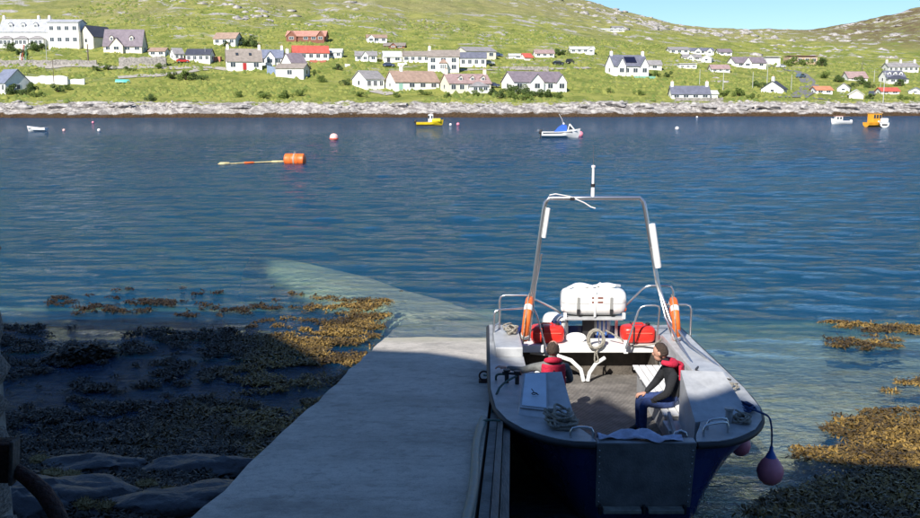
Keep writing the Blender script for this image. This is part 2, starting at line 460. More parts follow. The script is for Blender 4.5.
M_NAVY = mat('navy_hull_paint', (.012, .028, .14), .28, var=.25, scale=3, coat=.25)
M_RUB = mat('black_rubber', (.025, .026, .03), .6, var=.3, scale=8)
M_WHITE = mat('white_paint', (.78, .78, .76), .45, var=.08, scale=6)
M_GRP = mat('white_glassfibre', (.80, .80, .78), .3, var=.05, scale=3, coat=.3)
M_ORANGE = mat('orange_plastic', (.80, .16, .03), .45, var=.15, scale=8)
M_REFL = mat('reflective_tape', (.75, .75, .73), .35)
M_RED = mat('red_plastic', (.66, .03, .02), .35, var=.12, scale=6)
M_REDCLOTH = mat('red_lifejacket_cloth', (.50, .012, .045), .8, var=.2, scale=15, bump=.4, bscale=30)
M_BLACKCLOTH = mat('black_fleece', (.012, .013, .016), .9, var=.3, scale=12, bump=.4, bscale=40)
M_GREYCLOTH = mat('grey_shirt_cloth', (.16, .165, .16), .9, var=.25, scale=10, bump=.4, bscale=30)
M_JEANS = mat('blue_denim', (.025, .05, .16), .9, var=.3, scale=14, bump=.4, bscale=40)
M_SKIN = mat('skin', (.50, .27, .19), .5, var=.1, scale=20)
M_HAIR = mat('dark_brown_hair', (.055, .034, .023), .6, var=.4, scale=40, bump=.6, bscale=80)
M_BOOT = mat('dark_boot', (.02, .018, .016), .6)
M_ROPE = mat('pale_rope', (.42, .39, .33), .85, var=.35, scale=30, bump=.8, bscale=90)
M_ROPE_G = mat('green_rope', (.055, .11, .10), .85, var=.3, scale=30)
M_ROPE_B = mat('blue_rope', (.02, .06, .17), .85, var=.3, scale=30)
M_PINK = mat('pink_fender_vinyl', (.80, .26, .33), .45, var=.12, scale=6)
M_BLUEPL = mat('blue_plastic', (.03, .12, .42), .4)
M_CLOTH = mat('pale_blue_cloth', (.52, .55, .70), .9, var=.2, scale=9, bump=.3, bscale=40)
M_GLASS = mat('hatch_glass', (.70, .79, .88), .12, .0, var=.1, scale=3, spec=.8)  # pale blue base colour paints in the sky's reflection
M_DARK = mat('dark_metal', (.03, .03, .033), .5, .3)
M_INNER = mat('inner_hull_brown_grey', (.10, .085, .07), .7, var=.45, scale=4, bump=.3, bscale=20)
def m_floor():
    n = NB('ribbed_rubber_floor')
    wv = n.t.nodes.new('ShaderNodeTexWave'); wv.wave_type = 'BANDS'; wv.bands_direction = 'DIAGONAL'; wv.inputs['Scale'].default_value = 9
    wv.inputs['Distortion'].default_value = .4
    n.L(n.geo.outputs['Position'], wv.inputs['Vector'])
    c = n.mix(n.rampf(n.noise(3, 5, .7), .35, .7), (.13, .12, .11), (.24, .22, .20))
    n.L(c, n.b.inputs['Base Color']); n.b.inputs['Roughness'].default_value = .7
    n.L(n.bump(wv.outputs[0], .8, .02), n.b.inputs['Normal']); return n.m
M_FLOOR = m_floor()

# ================================================================== slipway
SLIP_W = 20.6
def slip_z(y):
    return 0.13 * (SLIP_W - y) if y < 27 else 0.13 * (SLIP_W - 27) - 0.05 * (y - 27)
def slip_l(y): return -2.19 + (y - 8) * 0.0445
def slip_r(y): return 0.13 + (y - 8) * 0.054
slip = empty('slipway', (0, 12, 0)); tag(slip, 'pale concrete slipway running down into the water beside the moored boat', 'slipway')
def slip_slab():
    m = MB(); ys_ = [3.2, 5, 6.5] + [8 + .5 * i for i in range(40)]
    V = []; n = 15
    for y in ys_:
        for k in range(n):
            t = k / (n - 1); x = slip_l(y) * (1 - t) + slip_r(y) * t
            if k == 0: x += .05 * float(fbm(np.array([y * 1.3]), np.array([2.0]), 71, 3)[0])
            z = slip_z(y) + .018 * float(fbm(np.array([x * .8]), np.array([y * .8]), 61, 4)[0])
            V.append((x, y - 12, z))
    Fc = []
    for j in range(len(ys_) - 1):
        for k in range(n - 1): a = j * n + k; Fc.append((a, a + 1, a + n + 1, a + n))
    o = len(V)
    for j, y in enumerate(ys_):
        p = V[j * n]; q = V[j * n + n - 1]
        V.append((p[0] - .12, p[1], min(p[2] - 1.5, -1.2))); V.append((q[0] + .03, q[1], min(q[2] - 1.5, -1.2)))
    for j in range(len(ys_) - 1):
        Fc.append((o + 2 * j, j * n, (j + 1) * n, o + 2 * j + 2))
        Fc.append((j * n + n - 1, o + 2 * j + 1, o + 2 * j + 3, (j + 1) * n + n - 1))
    Fc.append(tuple([o] + list(range(n)) + [o + 1])[::-1])
    m.add(V, Fc); return m
slip_slab().build('slab', M_CONC, slip, 40)
# submerged continuation that swings to the left under water
def apron():
    m = MB()
    lt = [(402, 318), (372, 304), (335, 291), (300, 279), (266, 266), (240, 257)]
    rt = [(500, 309), (462, 298), (425, 287), (385, 276), (335, 264), (268, 252)]
    V = []; nseg = 16
    for i in range(len(lt)):
        dz = -.30 - .07 * i - (.8 if i == len(lt) - 1 else .12 if i == len(lt) - 2 else 0)
        a = on_z(lt[i][0], lt[i][1], dz); b = on_z(rt[i][0], rt[i][1], dz)
        for k in range(nseg + 1):
            t = k / nseg * 1.3 - .15; e = abs(2 * k / nseg - 1)
            p = a + (b - a) * t; wob = float(fbm(np.array([p.x * .9]), np.array([p.y * .9]), 81, 3)[0])
            V.append((p.x + .4 * wob, p.y - 12 + .4 * wob, dz + .06 * wob - 1.7 * e ** 4))
    Fc = [(j * (nseg + 1) + k, j * (nseg + 1) + k + 1, (j + 1) * (nseg + 1) + k + 1, (j + 1) * (nseg + 1) + k) for j in range(len(lt) - 1) for k in range(nseg)]
    m.add(V, Fc)
    return m
ap = apron().build('submerged_apron', M_CONC, slip, 180)
sol = ap.modifiers.new('thick', 'SOLIDIFY'); sol.thickness = .15; sol.offset = -1
def edge_strip(x0, x1, z0, z1, y0, y1, step=2.0, gap=0.0):
    """sloping bar along the right edge of the slip (offsets from the edge line)"""
    m = MB(); y = y0
    V = []; Fc = []
    for k, yy in enumerate(np.arange(y0, y1 + .01, step)):
        r = slip_r(yy); s = slip_z(yy)
        V += [(r + x0, yy - 12, s + z0), (r + x1, yy - 12, s + z0), (r + x1, yy - 12, s + z1), (r + x0, yy - 12, s + z1)]
        if k: b = 4 * (k - 1); Fc += [(b + i, b + (i + 1) % 4, b + 4 + (i + 1) % 4, b + 4 + i) for i in range(4)]
    Fc += [(3, 2, 1, 0), tuple(len(V) - 4 + i for i in range(4))]
    m.add(V, Fc); return m
edge_strip(.035, .125, -.05, -1.0, 5, 20).build('side_ledge', M_CONC2, slip)
edge_strip(.135, .20, -.02, -.20, 6.2, 12.6).build('fender_timber', M_TIMB, slip)
edge_strip(.135, .20, -.02, -.20, 12.75, 17.5).build('fender_timber', M_TIMB, slip)
edge_strip(.21, .29, -.10, -.75, 6.2, 16.5).build('rubbing_beam', M_TIMB, slip)
# blue-green pipe / thick hose lying along the edge
p = [(slip_r(y) - .05 + .02 * math.sin(y * 1.7) + (.0 if y < 11.4 else .16 * (y - 11.4) / 3), y, slip_z(y) + .06) for y in np.linspace(5.5, 11.5, 16)]
hz = MB().tube([Vector(q) for q in p], .047, 10).build('hose', M_PIPE, None, 60)
tag(hz, 'thick blue green hose lying along the right edge of the slipway', 'hose')
# iron mooring ring on the slip
mr = empty('mooring_ring', (slip_r(14.6) - .12, 14.6, slip_z(14.6))); tag(mr, 'dark iron mooring ring bolted to the slipway edge near the boat', 'ring')
MB().box((0, 0, .02), (.16, .16, .04)).build('base_plate', M_RUST, mr)
MB().tube([(.07 * math.cos(a), 0, .11 + .07 * math.sin(a)) for a in np.linspace(0, 2 * math.pi, 16)[:-1]], .014, 6, closed=True).build('ring', M_RUST, mr)

# ================================================================== castle behind the viewer (casts the foreground shadow)
ca, sa, te = math.cos(R(SUN_AZ)), math.sin(R(SUN_AZ)), math.tan(R(SUN_EL))
WALL_Y = -3.0
def caster(p):
    t = (p.y - WALL_Y) / ca
    return (p.x - t * sa, p.z + t * te)
edge = [on_z(-60, 330), on_z(20, 322), on_z(120, 318), on_z(225, 322), on_z(268, 331), on_z(300, 347), on_z(340, 371),
        at_y(378, 358, 18.9), on_z(432, 356, .2), on_z(490, 367, .3), on_z(548, 386, 1.05), on_z(600, 396, .36), on_z(645, 420, .36), on_z(692, 392, 1.45), on_z(738, 394, 1.2), on_z(762, 452, 0), on_z(860, 464, 0), on_z(960, 470, 0)]
prof = [caster(p) for p in edge]
mono = [prof[0]]
for q in prof[1:]:
    if q[0] > mono[-1][0] + .05: mono.append(q)
mono = [(mono[0][0] - 25, mono[0][1] - 1.0)] + mono + [(mono[-1][0] + 4, mono[-1][1] - .8), (mono[-1][0] + 14, mono[-1][1] - 2.5)]
castle = empty('castle', (0, WALL_Y, 2)); tag(castle, 'grey stone castle wall and tower whose shadow covers the foreground', 'castle')
poly = [(mono[0][0], -1.5)] + [(x, z - 2) for x, z in mono] + [(mono[-1][0], -1.5)]
MB().prism(poly, 'y', -2.2, 0).build('curtain_wall', M_CASTLE, castle)

# gate pier at the left edge, of rubble stones
pier = empty('gate_pier', (-1.94, 3.35, 2.2)); tag(pier, 'pale lichen covered rubble stone gate pier at the far left edge', 'pier')
MB().box((-.75, .45, 2.4), (1.36, .78, 4.8)).build('core', M_MORTAR, pier)
stone_me = []
for k in range(5):
    me = MB().bm(rough_rock(k + 1, 2, .22, 1.0, 1.0)).mesh('stone'); me.materials.append(M_STONE)
    bm = bmesh.new(); bm.from_mesh(me)
    for v in bm.verts:
        v.co = Vector([math.copysign(abs(c) ** .55, c) for c in v.co])
    bm.to_mesh(me); bm.free(); me.shade_smooth(); stone_me.append(me)
zc = 0.0; k = 0
while zc < 4.7:
    hgt = rng.uniform(.13, .24); x = 0.0
    for q in range(3):
        wd = rng.uniform(.22, .42)
        s_ = link('stone', stone_me[k % 5], pier); k += 1
        s_.location = (x - wd / 2 - .0 + rng.uniform(-.015, .012), rng.uniform(-.01, .02) + .10, zc + hgt / 2)
        s_.scale = (wd / 2 * .93, .15, hgt / 2 * .95); s_.rotation_euler = (0, rng.uniform(-.06, .06), 0); x -= wd
    s_ = link('stone', stone_me[k % 5], pier); k += 1
    s_.location = (-.11 + rng.uniform(-.012, .012), .5, zc + hgt / 2); s_.scale = (.13, .30, hgt / 2 * .95)
    zc += hgt
# rusty iron hinge strap with a curved arm
hin = empty('iron_hinge', (-1.88, 3.9, 3.5)); tag(hin, 'rusty iron hinge bracket with a curved arm on the stone pier', 'hinge')
q0 = at_y(2, 462, 3.9) - Vector((-1.88, 3.9, 3.5))
MB().bbox((q0.x - .04, .02, q0.z), (.17, .10, .17), .012).build('bracket', M_RUST, hin)
MB().bbox((q0.x + .06, -.02, q0.z + .01), (.018, .07, .19), .006, Matrix.Rotation(R(6), 3, 'Y')).build('flange', mat('grey_iron', (.10, .095, .09), .7, .3, var=.4, scale=15, bump=.4), hin)
arm = [at_y(px, py, Y) - Vector((-1.88, 3.9, 3.5)) for px, py, Y in ((16, 470, 3.9), (30, 480, 3.86), (44, 493, 3.8), (54, 508, 3.75), (61, 524, 3.7), (66, 545, 3.68))]
MB().tube(arm, [.028, .033, .035, .036, .036, .036], 10).build('arm', M_RUST, hin, 60)

# landing under the viewer
ld = MB(); ld.prism([(-1.85, -2.9), (2.6, -2.9), (2.6, 3.0), (-1.85, 3.0)], 'z', 1.0, 3.45)
ld.build('landing', M_CONC2); tag(bpy.data.objects['landing'], kind='structure')

# ================================================================== seaweed and rocks of the near shore
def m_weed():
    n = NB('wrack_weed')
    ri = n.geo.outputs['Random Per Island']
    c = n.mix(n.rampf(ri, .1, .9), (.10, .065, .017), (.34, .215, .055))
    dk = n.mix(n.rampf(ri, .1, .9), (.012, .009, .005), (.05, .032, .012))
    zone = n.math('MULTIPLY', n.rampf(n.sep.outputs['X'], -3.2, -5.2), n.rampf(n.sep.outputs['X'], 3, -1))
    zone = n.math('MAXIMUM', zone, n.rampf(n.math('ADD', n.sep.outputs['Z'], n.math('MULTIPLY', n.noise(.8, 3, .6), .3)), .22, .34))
    c = n.mix(zone, c, dk)  # dark wrack zone, also blackened to put the castle's shade into the colour
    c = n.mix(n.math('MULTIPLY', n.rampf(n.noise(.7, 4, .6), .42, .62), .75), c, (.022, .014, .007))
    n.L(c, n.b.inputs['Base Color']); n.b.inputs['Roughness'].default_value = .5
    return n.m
M_WEED = m_weed()
def weed_mesh(name, pts, seed, size=.16, lift=.03):
    """pts (n,3): each a curved strap of two quads lying about flat"""
    r = np.random.RandomState(seed); n = len(pts)
    a = r.rand(n) * 2 * np.pi; L = size * (.5 + r.rand(n)); W = L * (.10 + .12 * r.rand(n))
    dx, dy = np.cos(a), np.sin(a); bend = r.normal(0, .55, n)
    d2x, d2y = np.cos(a + bend), np.sin(a + bend)
    z0 = pts[:, 2] + lift * r.rand(n); z1 = z0 + r.normal(.012, .016, n); z2 = z0 + r.normal(0, .016, n)
    p1 = np.stack([pts[:, 0] + dx * L * .5, pts[:, 1] + dy * L * .5], -1)
    p2 = p1 + np.stack([d2x * L * .5, d2y * L * .5], -1)
    co = np.empty((n, 6, 3))
    for i, (P, zz, ww, ex, ey) in enumerate(((pts[:, :2], z0, W * .6, dx, dy), (p1, z1, W, dx, dy), (p2, z2, W * .8, d2x, d2y))):
        co[:, 2 * i, 0] = P[:, 0] - ey * ww; co[:, 2 * i, 1] = P[:, 1] + ex * ww; co[:, 2 * i, 2] = zz
        co[:, 2 * i + 1, 0] = P[:, 0] + ey * ww; co[:, 2 * i + 1, 1] = P[:, 1] - ex * ww; co[:, 2 * i + 1, 2] = zz + r.normal(0, .008, n)
    b = np.arange(n)[:, None] * 6
    q = np.concatenate([b + np.array([[0, 1, 3, 2]]), b + np.array([[2, 3, 5, 4]])])
    return np_mesh(name, co.reshape(-1, 3), q, M_WEED)
r0 = np.random.RandomState(11)
def in_slip(x, y, mg=.1): return (x > -2.19 + (y - 8) * .0445 - mg) & (x < 0.13 + (y - 8) * .054 + mg + .2)
# left shore: carpets on the rock and floating rafts
N = 300000
x = r0.uniform(-12.5, -1.2, N); y = r0.uniform(8.4, 26, N)
g = near_h(x, y)
m1 = .75 * fbm(x * .9, y * 1.9, 101, 4) + .45 * fbm(x * .3, y * .5, 105, 2); m2 = fbm(x * 3.2, y * 5.2, 103, 3)
thr = np.interp(y, [8.4, 9.6, 11, 13, 15, 18, 20, 21.5, 23, 25.5], [.45, .0, -.6, -.36, .09, .20, .20, .22, .3, .5])
thr = thr - .34 * np.exp(-(((x + 3.4) / 2.0) ** 2 + ((y - 20.0) / 2.6) ** 2)) + .12 * np.exp(-(((x + 7.5) / 2.0) ** 2 + ((y - 19.5) / 2) ** 2))
keep = (m1 + .6 * m2 > thr) & ~in_slip(x, y)
px_, py_ = x[keep], y[keep]
pts = np.stack([px_, py_, np.maximum(near_h(px_, py_), .005) + .01], -1)
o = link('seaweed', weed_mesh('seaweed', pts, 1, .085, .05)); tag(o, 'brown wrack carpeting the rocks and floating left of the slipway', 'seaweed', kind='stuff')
# right side rafts
N = 260000
x = r0.uniform(2.6, 15, N); y = r0.uniform(8.5, 26.5, N)
den = np.full(N, -1.2)
def blob(px, py, rx, ry, s):
    c = on_z(px, py); return s * np.exp(-(((x - c.x) / rx) ** 2 + ((y - c.y) / ry) ** 2))
for a in ((925, 425, 1.3, 1.0, 1.25), (900, 455, 1.5, .8, 1.2), (855, 482, 1.0, .6, 1.1), (800, 500, .7, .35, .9), (905, 330, 1.9, .8, 1.2), (835, 322, 1.2, .5, 1.0), (870, 346, 1.5, .6, 1.15), (905, 385, 1.0, .55, 1.15), (890, 518, 2.0, .8, 1.3), (940, 480, 1.0, 1.2, 1.0), (850, 428, .9, .5, .85)):
    den += blob(*a)
m1 = fbm(x * .8, y * 1.4, 201, 4); m2 = fbm(x * 2.8, y * 4.5, 203, 3)
keep = den + .8 * m1 + .55 * m2 > -.10
px_, py_ = x[keep], y[keep]
pts = np.stack([px_, py_, np.maximum(near_h(px_, py_), .0) + .008], -1)
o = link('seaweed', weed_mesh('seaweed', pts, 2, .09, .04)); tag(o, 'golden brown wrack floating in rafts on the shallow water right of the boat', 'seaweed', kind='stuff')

M_DROCK = mat('dark_wet_rock', (.05, .055, .065), .5, scale=5, bump=.7, bscale=10, col2=(.018, .02, .026))
M_PROCK = mat('pale_rock', (.42, .41, .39), .85, scale=6, bump=.6, bscale=14, col2=(.2, .19, .18))
def rock(px, py, sx, sy, sz, m, label, seed, z=None, weed=False, rz=0):
    p = on_z(px, py, 0.3)
    for _ in range(6): p = on_z(px, py, float(near_h(np.array([p.x]), np.array([p.y]))[0]) if z is None else z)
    root = empty('shore_rock', p, rz); tag(root, label, 'rock')
    bm = rough_rock(seed, 4, .3, 1, 1.2)
    for v in bm.verts: v.co = Vector((v.co.x * sx, v.co.y * sy, v.co.z * sz))
    n0 = [(v.co.copy(), v.normal.copy()) for v in bm.verts]
    o = MB().bm(bm).build('stone', m, root, 60)
    if weed:
        rr = np.random.RandomState(seed); k = rr.randint(0, len(n0), 3500)
        P = np.array([n0[i][0] for i in k]) * 1.01 + rr.normal(0, .02, (3500, 3)); P = P[P[:, 2] > -.1]
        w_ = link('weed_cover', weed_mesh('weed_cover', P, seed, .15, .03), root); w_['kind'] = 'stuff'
    return root
rock(82, 366, .62, .5, .42, M_DROCK, 'rounded dark rock draped with seaweed standing out of the water', 3, weed=True)
for i, (px, py, a, b, c, lb) in enumerate((
    (60, 500, .9, .5, .25, 'flat dark slab of rock beside the rusty hinge arm'),
    (180, 505, 1.1, .5, .22, 'long dark slab of rock at the bottom left edge'),
    (195, 470, .75, .35, .16, 'low blue grey rock slab left of the slipway foot'),
    (95, 470, .7, .4, .18, 'dark rock slab with tan tufts above the hinge arm'),
    (20, 515, .6, .5, .3, 'dark rock in the bottom left corner under the hinge'),
    (255, 488, .35, .25, .12, 'small dark rock against the slipway side'))):
    rock(px, py, a, b, c, M_DROCK, lb, 20 + i, rz=rng.uniform(-.4, .4))
rock(76, 503, .17, .1, .06, M_PROCK, 'small pale flat stone among the tan tufts by the hinge', 41)
rock(914, 486, .16, .14, .12, M_PROCK, 'white stone among the seaweed at the right edge', 42)
rock(925, 512, .3, .25, .2, M_PROCK, 'pale boulder cut off by the bottom right corner', 43)
# tan tufts of dry thrift on the slabs
M_TUFT = mat('dry_thrift', (.30, .22, .10), .9, scale=20, col2=(.14, .11, .04))
TUF = sorted(((52, 476, .15), (70, 478, .15), (60, 497, .13), (105, 485, .12), (106, 507, .10), (146, 486, .12), (180, 503, .14), (200, 502, .16), (85, 505, .10), (40, 462, .14), (168, 492, .09)))
TORD = ['leftmost', 'second', 'third', 'fourth', 'fifth', 'sixth', 'seventh', 'eighth', 'ninth', 'tenth', 'rightmost']
for i, (px, py, s) in enumerate(TUF):
    p = on_z(px, py, .75)
    for _ in range(6): p = on_z(px, py, float(near_h(np.array([p.x]), np.array([p.y]))[0]) + .06)
    bm = rough_rock(60 + i, 3, .35, .6, 2.5)
    m = MB(); rr = random.Random(i)
    for v in bm.verts: v.co *= s
    base = [v.co.copy() for v in bm.verts]
    m.bm(bm)
    for b in base:
        if b.z < -.02: continue
        d = (b.normalized() + Vector((rr.gauss(0, .4), rr.gauss(0, .4), rr.gauss(.2, .3)))).normalized()
        e = d.orthogonal().normalized() * .008
        m.add([b - e, b + e, b + d * rr.uniform(.02, .05)], [(0, 1, 2)])
    o = m.build('dry_tuft', M_TUFT); o.location = p
    tag(o, 'small tan tuft of dry thrift on the dark foreshore rock, ' + TORD[i] + (' from left' if 0 < i < 10 else ''), 'plant', 'tan tufts on the foreshore rocks')

# ================================================================== the work boat
BX, BY = 2.15, 13.3
boat = empty('work_boat', (BX, BY, 0)); tag(boat, 'aluminium landing boat with navy hull and bow ramp moored beside the slipway', 'boat')
def bl(p): return Vector((p.x - BX, p.y - BY, p.z))          # world -> boat
LV = {1.16: [(.565, -2.42), (.82, -2.40), (1.0, -2.32), (1.16, -2.20), (1.38, -1.97), (1.56, -1.62), (1.68, -1.15), (1.72, -.3), (1.68, 1.4), (1.63, 3.5)],
      1.04: [(.565, -2.41), (.80, -2.385), (.97, -2.29), (1.12, -2.16), (1.33, -1.92), (1.50, -1.57), (1.63, -1.1), (1.68, -.25), (1.65, 1.4), (1.60, 3.5)],
      .62: [(.56, -2.395), (.70, -2.33), (.83, -2.17), (.95, -1.96), (1.12, -1.6), (1.30, -1.15), (1.45, -.55), (1.56, .2), (1.57, 1.5), (1.54, 3.5)],
      .2: [(.54, -2.37), (.62, -2.26), (.72, -2.03), (.83, -1.75), (.98, -1.3), (1.15, -.8), (1.32, -.1), (1.46, .7), (1.49, 1.6), (1.48, 3.5)],
      -.15: [(.46, -2.15), (.52, -2.0), (.60, -1.75), (.70, -1.4), (.85, -.95), (1.02, -.4), (1.2, .3), (1.34, 1.0), (1.38, 1.7), (1.38, 3.5)],
      -.42: [(.2, -1.5), (.22, -1.4), (.26, -1.2), (.32, -.9), (.42, -.4), (.52, .2), (.6, .8), (.66, 1.4), (.68, 2.0), (.68, 3.5)]}
def hull():
    m = MB(); zs = sorted(LV, reverse=True); nn = 10; V = []; Fc = []
    for z in zs:
        pts = LV[z]
        for sgn in (-1, 1):
            for (x, y) in pts: V.append((sgn * x, y, z))
    for i in range(len(zs) - 1):
        for sgn in (0, 1):
            for k in range(nn - 1):
                a = i * 20 + sgn * 10 + k; Fc.append((a, a + 1, a + 21, a + 20))
        Fc.append((i * 20, i * 20 + 10, i * 20 + 30, i * 20 + 20))          # bow face behind the ramp
        Fc.append((i * 20 + 9, i * 20 + 19, i * 20 + 39, i * 20 + 29))      # transom
    b = (len(zs) - 1) * 20
    for k in range(nn - 1): Fc.append((b + k, b + k + 1, b + 11 + k, b + 10 + k))
    m.add(V, Fc); return m
hull().build('hull', M_NAVY, boat, 35)
top = LV[1.16]
ZD = 1.18
inner = [(.60, -2.30), (.62, -2.22), (.66, -2.1), (.72, -1.95), (.80, -1.7), (.92, -1.4), (1.10, -1.0), (1.18, -.3), (1.18, 1.4), (1.18, 3.45)]
def deck(sgn):
    m = MB(); V = []
    for (x, y), (ix, iy) in zip(top, inner): V += [(sgn * (x + .01), y - .008, ZD), (sgn * ix, iy, ZD), (sgn * (x + .01), y - .008, ZD - .06), (sgn * ix, iy, .36)]
    Fc = []
    for k in range(len(top) - 1):
        a = 4 * k; Fc += [(a, a + 4, a + 5, a + 1), (a, a + 2, a + 6, a + 4), (a + 1, a + 5, a + 7, a + 3)]
    m.add(V, Fc); return m
for sgn in (-1, 1):
    deck(sgn).build('side_deck', M_DECK, boat, 40)
    rp = [(sgn * (x + .022), y - .015, ZD - .05) for x, y in top]
    # smooth the rub rail
    sm = []
    for i in range(len(rp) - 1):
        a, b = Vector(rp[i]), Vector(rp[i + 1])
        sm += [a.lerp(b, t) for t in (0, .5)]
    sm.append(Vector(rp[-1]))
    for _ in range(2): sm = [sm[0]] + [(sm[i - 1] + sm[i] * 2 + sm[i + 1]) / 4 for i in range(1, len(sm) - 1)] + [sm[-1]]
    MB().tube(sm, .042, 8).build('rub_rail', M_RUB, boat, 60)
# floor of the well
MB().prism([(-1.17, 3.2), (-1.17, -1.0), (-.70, -1.95), (-.59, -2.28), (.59, -2.28), (.70, -1.95), (1.17, -1.0), (1.17, 3.2)], 'z', .30, .36).build('well_floor', M_FLOOR, boat)
# bow sill and ramp
sill = MB().bbox((0, -2.37, ZD - .03), (1.14, .17, .06), .012).build('bow_sill', M_DECK, boat)
ramp = MB()
ramp.prism([(-.575, ZD - .01), (.565, ZD - .01), (.52, .40), (-.575 - .0, .40)], 'y', -2.475, -2.44)
ramp = ramp.build('ramp', M_RAMP, boat)
rv = MB()
for i in range(9):
    z = ZD - .09 - i * .078
    for x in (-.545, .53 - .045 * i / 9): rv.ball((x, -2.478, z), (.022, .014, .022), 4)
rv.build('rivets', M_STEEL, ramp)
for x0, x1 in ((-.50, -.06), (.02, .43)): MB().bbox(((x0 + x1) / 2, -2.52, .385), (x1 - x0, .13, .05), .01).build('ramp_step', mat('worn_alu_step', (.32, .32, .28), .6, .5, var=.3, scale=9), ramp)
for x in (-.53, -.02, .45): MB().box((x, -2.50, .385), (.03, .09, .10)).build('ramp_hinge', M_DARK, ramp)
# forward wedge coamings either side of the well
def wedge(sgn, top_in, top_out, ztop):
    m = MB(); xi, xo = top_in, top_out
    V = [(sgn * xi, -.62, ztop), (sgn * xo, -.62, ztop - .02), (sgn * (xi - .06), -1.75, ZD + .005), (sgn * (xo + .12), -1.45, ZD + .005), (sgn * xi, -.60, .38), (sgn * xo, -.60, ZD - .02), (sgn * (xi - .10), -1.80, .38), (sgn*(xo+.14), -1.47, ZD - .05)]
    return m.add(V, [(0, 1, 3, 2), (0, 2, 6, 4), (0, 4, 5, 1), (1, 5, 7, 3), (2, 3, 7, 6)])
wl = wedge(-1, .80, 1.30, 1.50).build('bow_coaming', M_ALU, boat); wr = wedge(1, .78, 1.34, 1.52).build('bow_coaming', M_ALU, boat)
# hatch pane lying on the left coaming / deck
def pane_on(p4, th, name, m, parent):
    P = [Vector(p) for p in p4]; n = (P[1] - P[0]).cross(P[3] - P[0]).normalized()
    if n.z < 0: n = -n
    return MB().add([p + n * .004 for p in P] + [p + n * (.004 + th) for p in P], [(3, 2, 1, 0), (4, 5, 6, 7), (0, 1, 5, 4), (1, 2, 6, 5), (2, 3, 7, 6), (3, 0, 4, 7)]).build(name, m, parent)
# a triangular sloping glazed panel outboard of the left coaming
W0, W1, W2, W3 = Vector((-.80, -.62, 1.50)), Vector((-1.30, -.62, 1.48)), Vector((-.74, -1.75, ZD + .005)), Vector((-1.42, -1.45, ZD + .005))
def onw(u, v, h=0.0): return W0.lerp(W1, u).lerp(W2.lerp(W3, u), v) + Vector((0, -.25, .95)) * h
gm = pane_on([onw(.40, .03), onw(.985, .03), onw(.985, .86), onw(.46, .86)], .012, 'hatch_frame', M_ALU, boat)
pane_on([onw(.43, .06, .014), onw(.955, .06, .014), onw(.955, .82, .014), onw(.49, .82, .014)], .008, 'hatch_pane', M_GLASS, gm)
an = MB(); a0 = onw(.72, .6, .03)
an.tube([a0 + Vector((.035 * math.cos(t), .035 * math.sin(t), .035 - .0 * t)) for t in np.linspace(0, 5, 12)], .006, 5)
an.tube([a0 + Vector((-.03, .09, .07)), a0 + Vector((0, .02, .04)), a0 + Vector((.05, -.03, .03))], .006, 5)
an.build('hatch_handle', M_DARK, gm)
# side lockers raised above the deck, aft
MB().bbox((-1.40, 1.95, 1.25), (.42, 1.25, .16), .02).build('side_locker', M_ALU, boat)
MB().bbox((1.40, 1.30, 1.205), (.44, 2.55, .06), .015).build('side_locker', M_ALU, boat)
# benches
def bench(sgn):
    b = MB().box((sgn * .95, .95, .565), (.44, 2.55, .40)).build('bench', M_DECK, boat)
    for i in range(5):
        MB().bbox((sgn * (.70 + .11 * i), .95, .79), (.095, 2.55, .028), .006).build('slat', M_WHITE, b)
    for yy in (-.2, .35, .95, 1.55, 2.1): MB().box((sgn * .92, yy, .770), (.54, .05, .012)).build('slat_bearer', M_WHITE, b)
    return b
bench(-1); bench(1)
# aft bench / transom shelf with white front
MB().bbox((.10, 3.13, .90), (2.55, .50, .13), .015).build('stern_shelf', M_WHITE, boat)
MB().box((.08, 3.30, .58), (2.3, .04, .50)).build('stern_bulkhead', M_INNER, boat)
for sgn in (-1, 1): MB().box((sgn * 1.12, 2.95, .6), (.05, .66, .5)).build('stern_cheek', M_INNER, boat)
# white curved pipes in front of the bulkhead
MB().tube([(-.95, 3.05, .80), (-.55, 2.92, .79), (-.28, 2.82, .72), (-.12, 2.76, .58), (-.07, 2.74, .38)], .035, 8).build('drain_pipe', M_WHITE, boat, 60)
MB().tube([(.30, 2.9, .74), (.14, 2.82, .66), (.03, 2.76, .52), (0, 2.74, .38)], .035, 8).build('drain_pipe', M_WHITE, boat, 60)
# oval plate and sign plate on the shelf back
MB().lathe([(.0001, 0), (.16, 0), (.16, .015), (.0001, .015)], (0, 0, 0), 24, 'y').build('oval_plate', M_WHITE, boat).location = (-.17, 3.12, 1.04)
bpy.data.objects['oval_plate'].scale = (1.1, 1, .55)
sg = MB().box((-.60, 3.10, 1.06), (.16, .012, .16)).build('notice_plate', M_WHITE, boat)
nm = MB()
for i in range(3): nm.box((-.60, 3.092, 1.02 + .035 * i), (.11, .004, .01))
nm.build('notice_print', mat('grey_print', (.25, .25, .25), .7), sg)

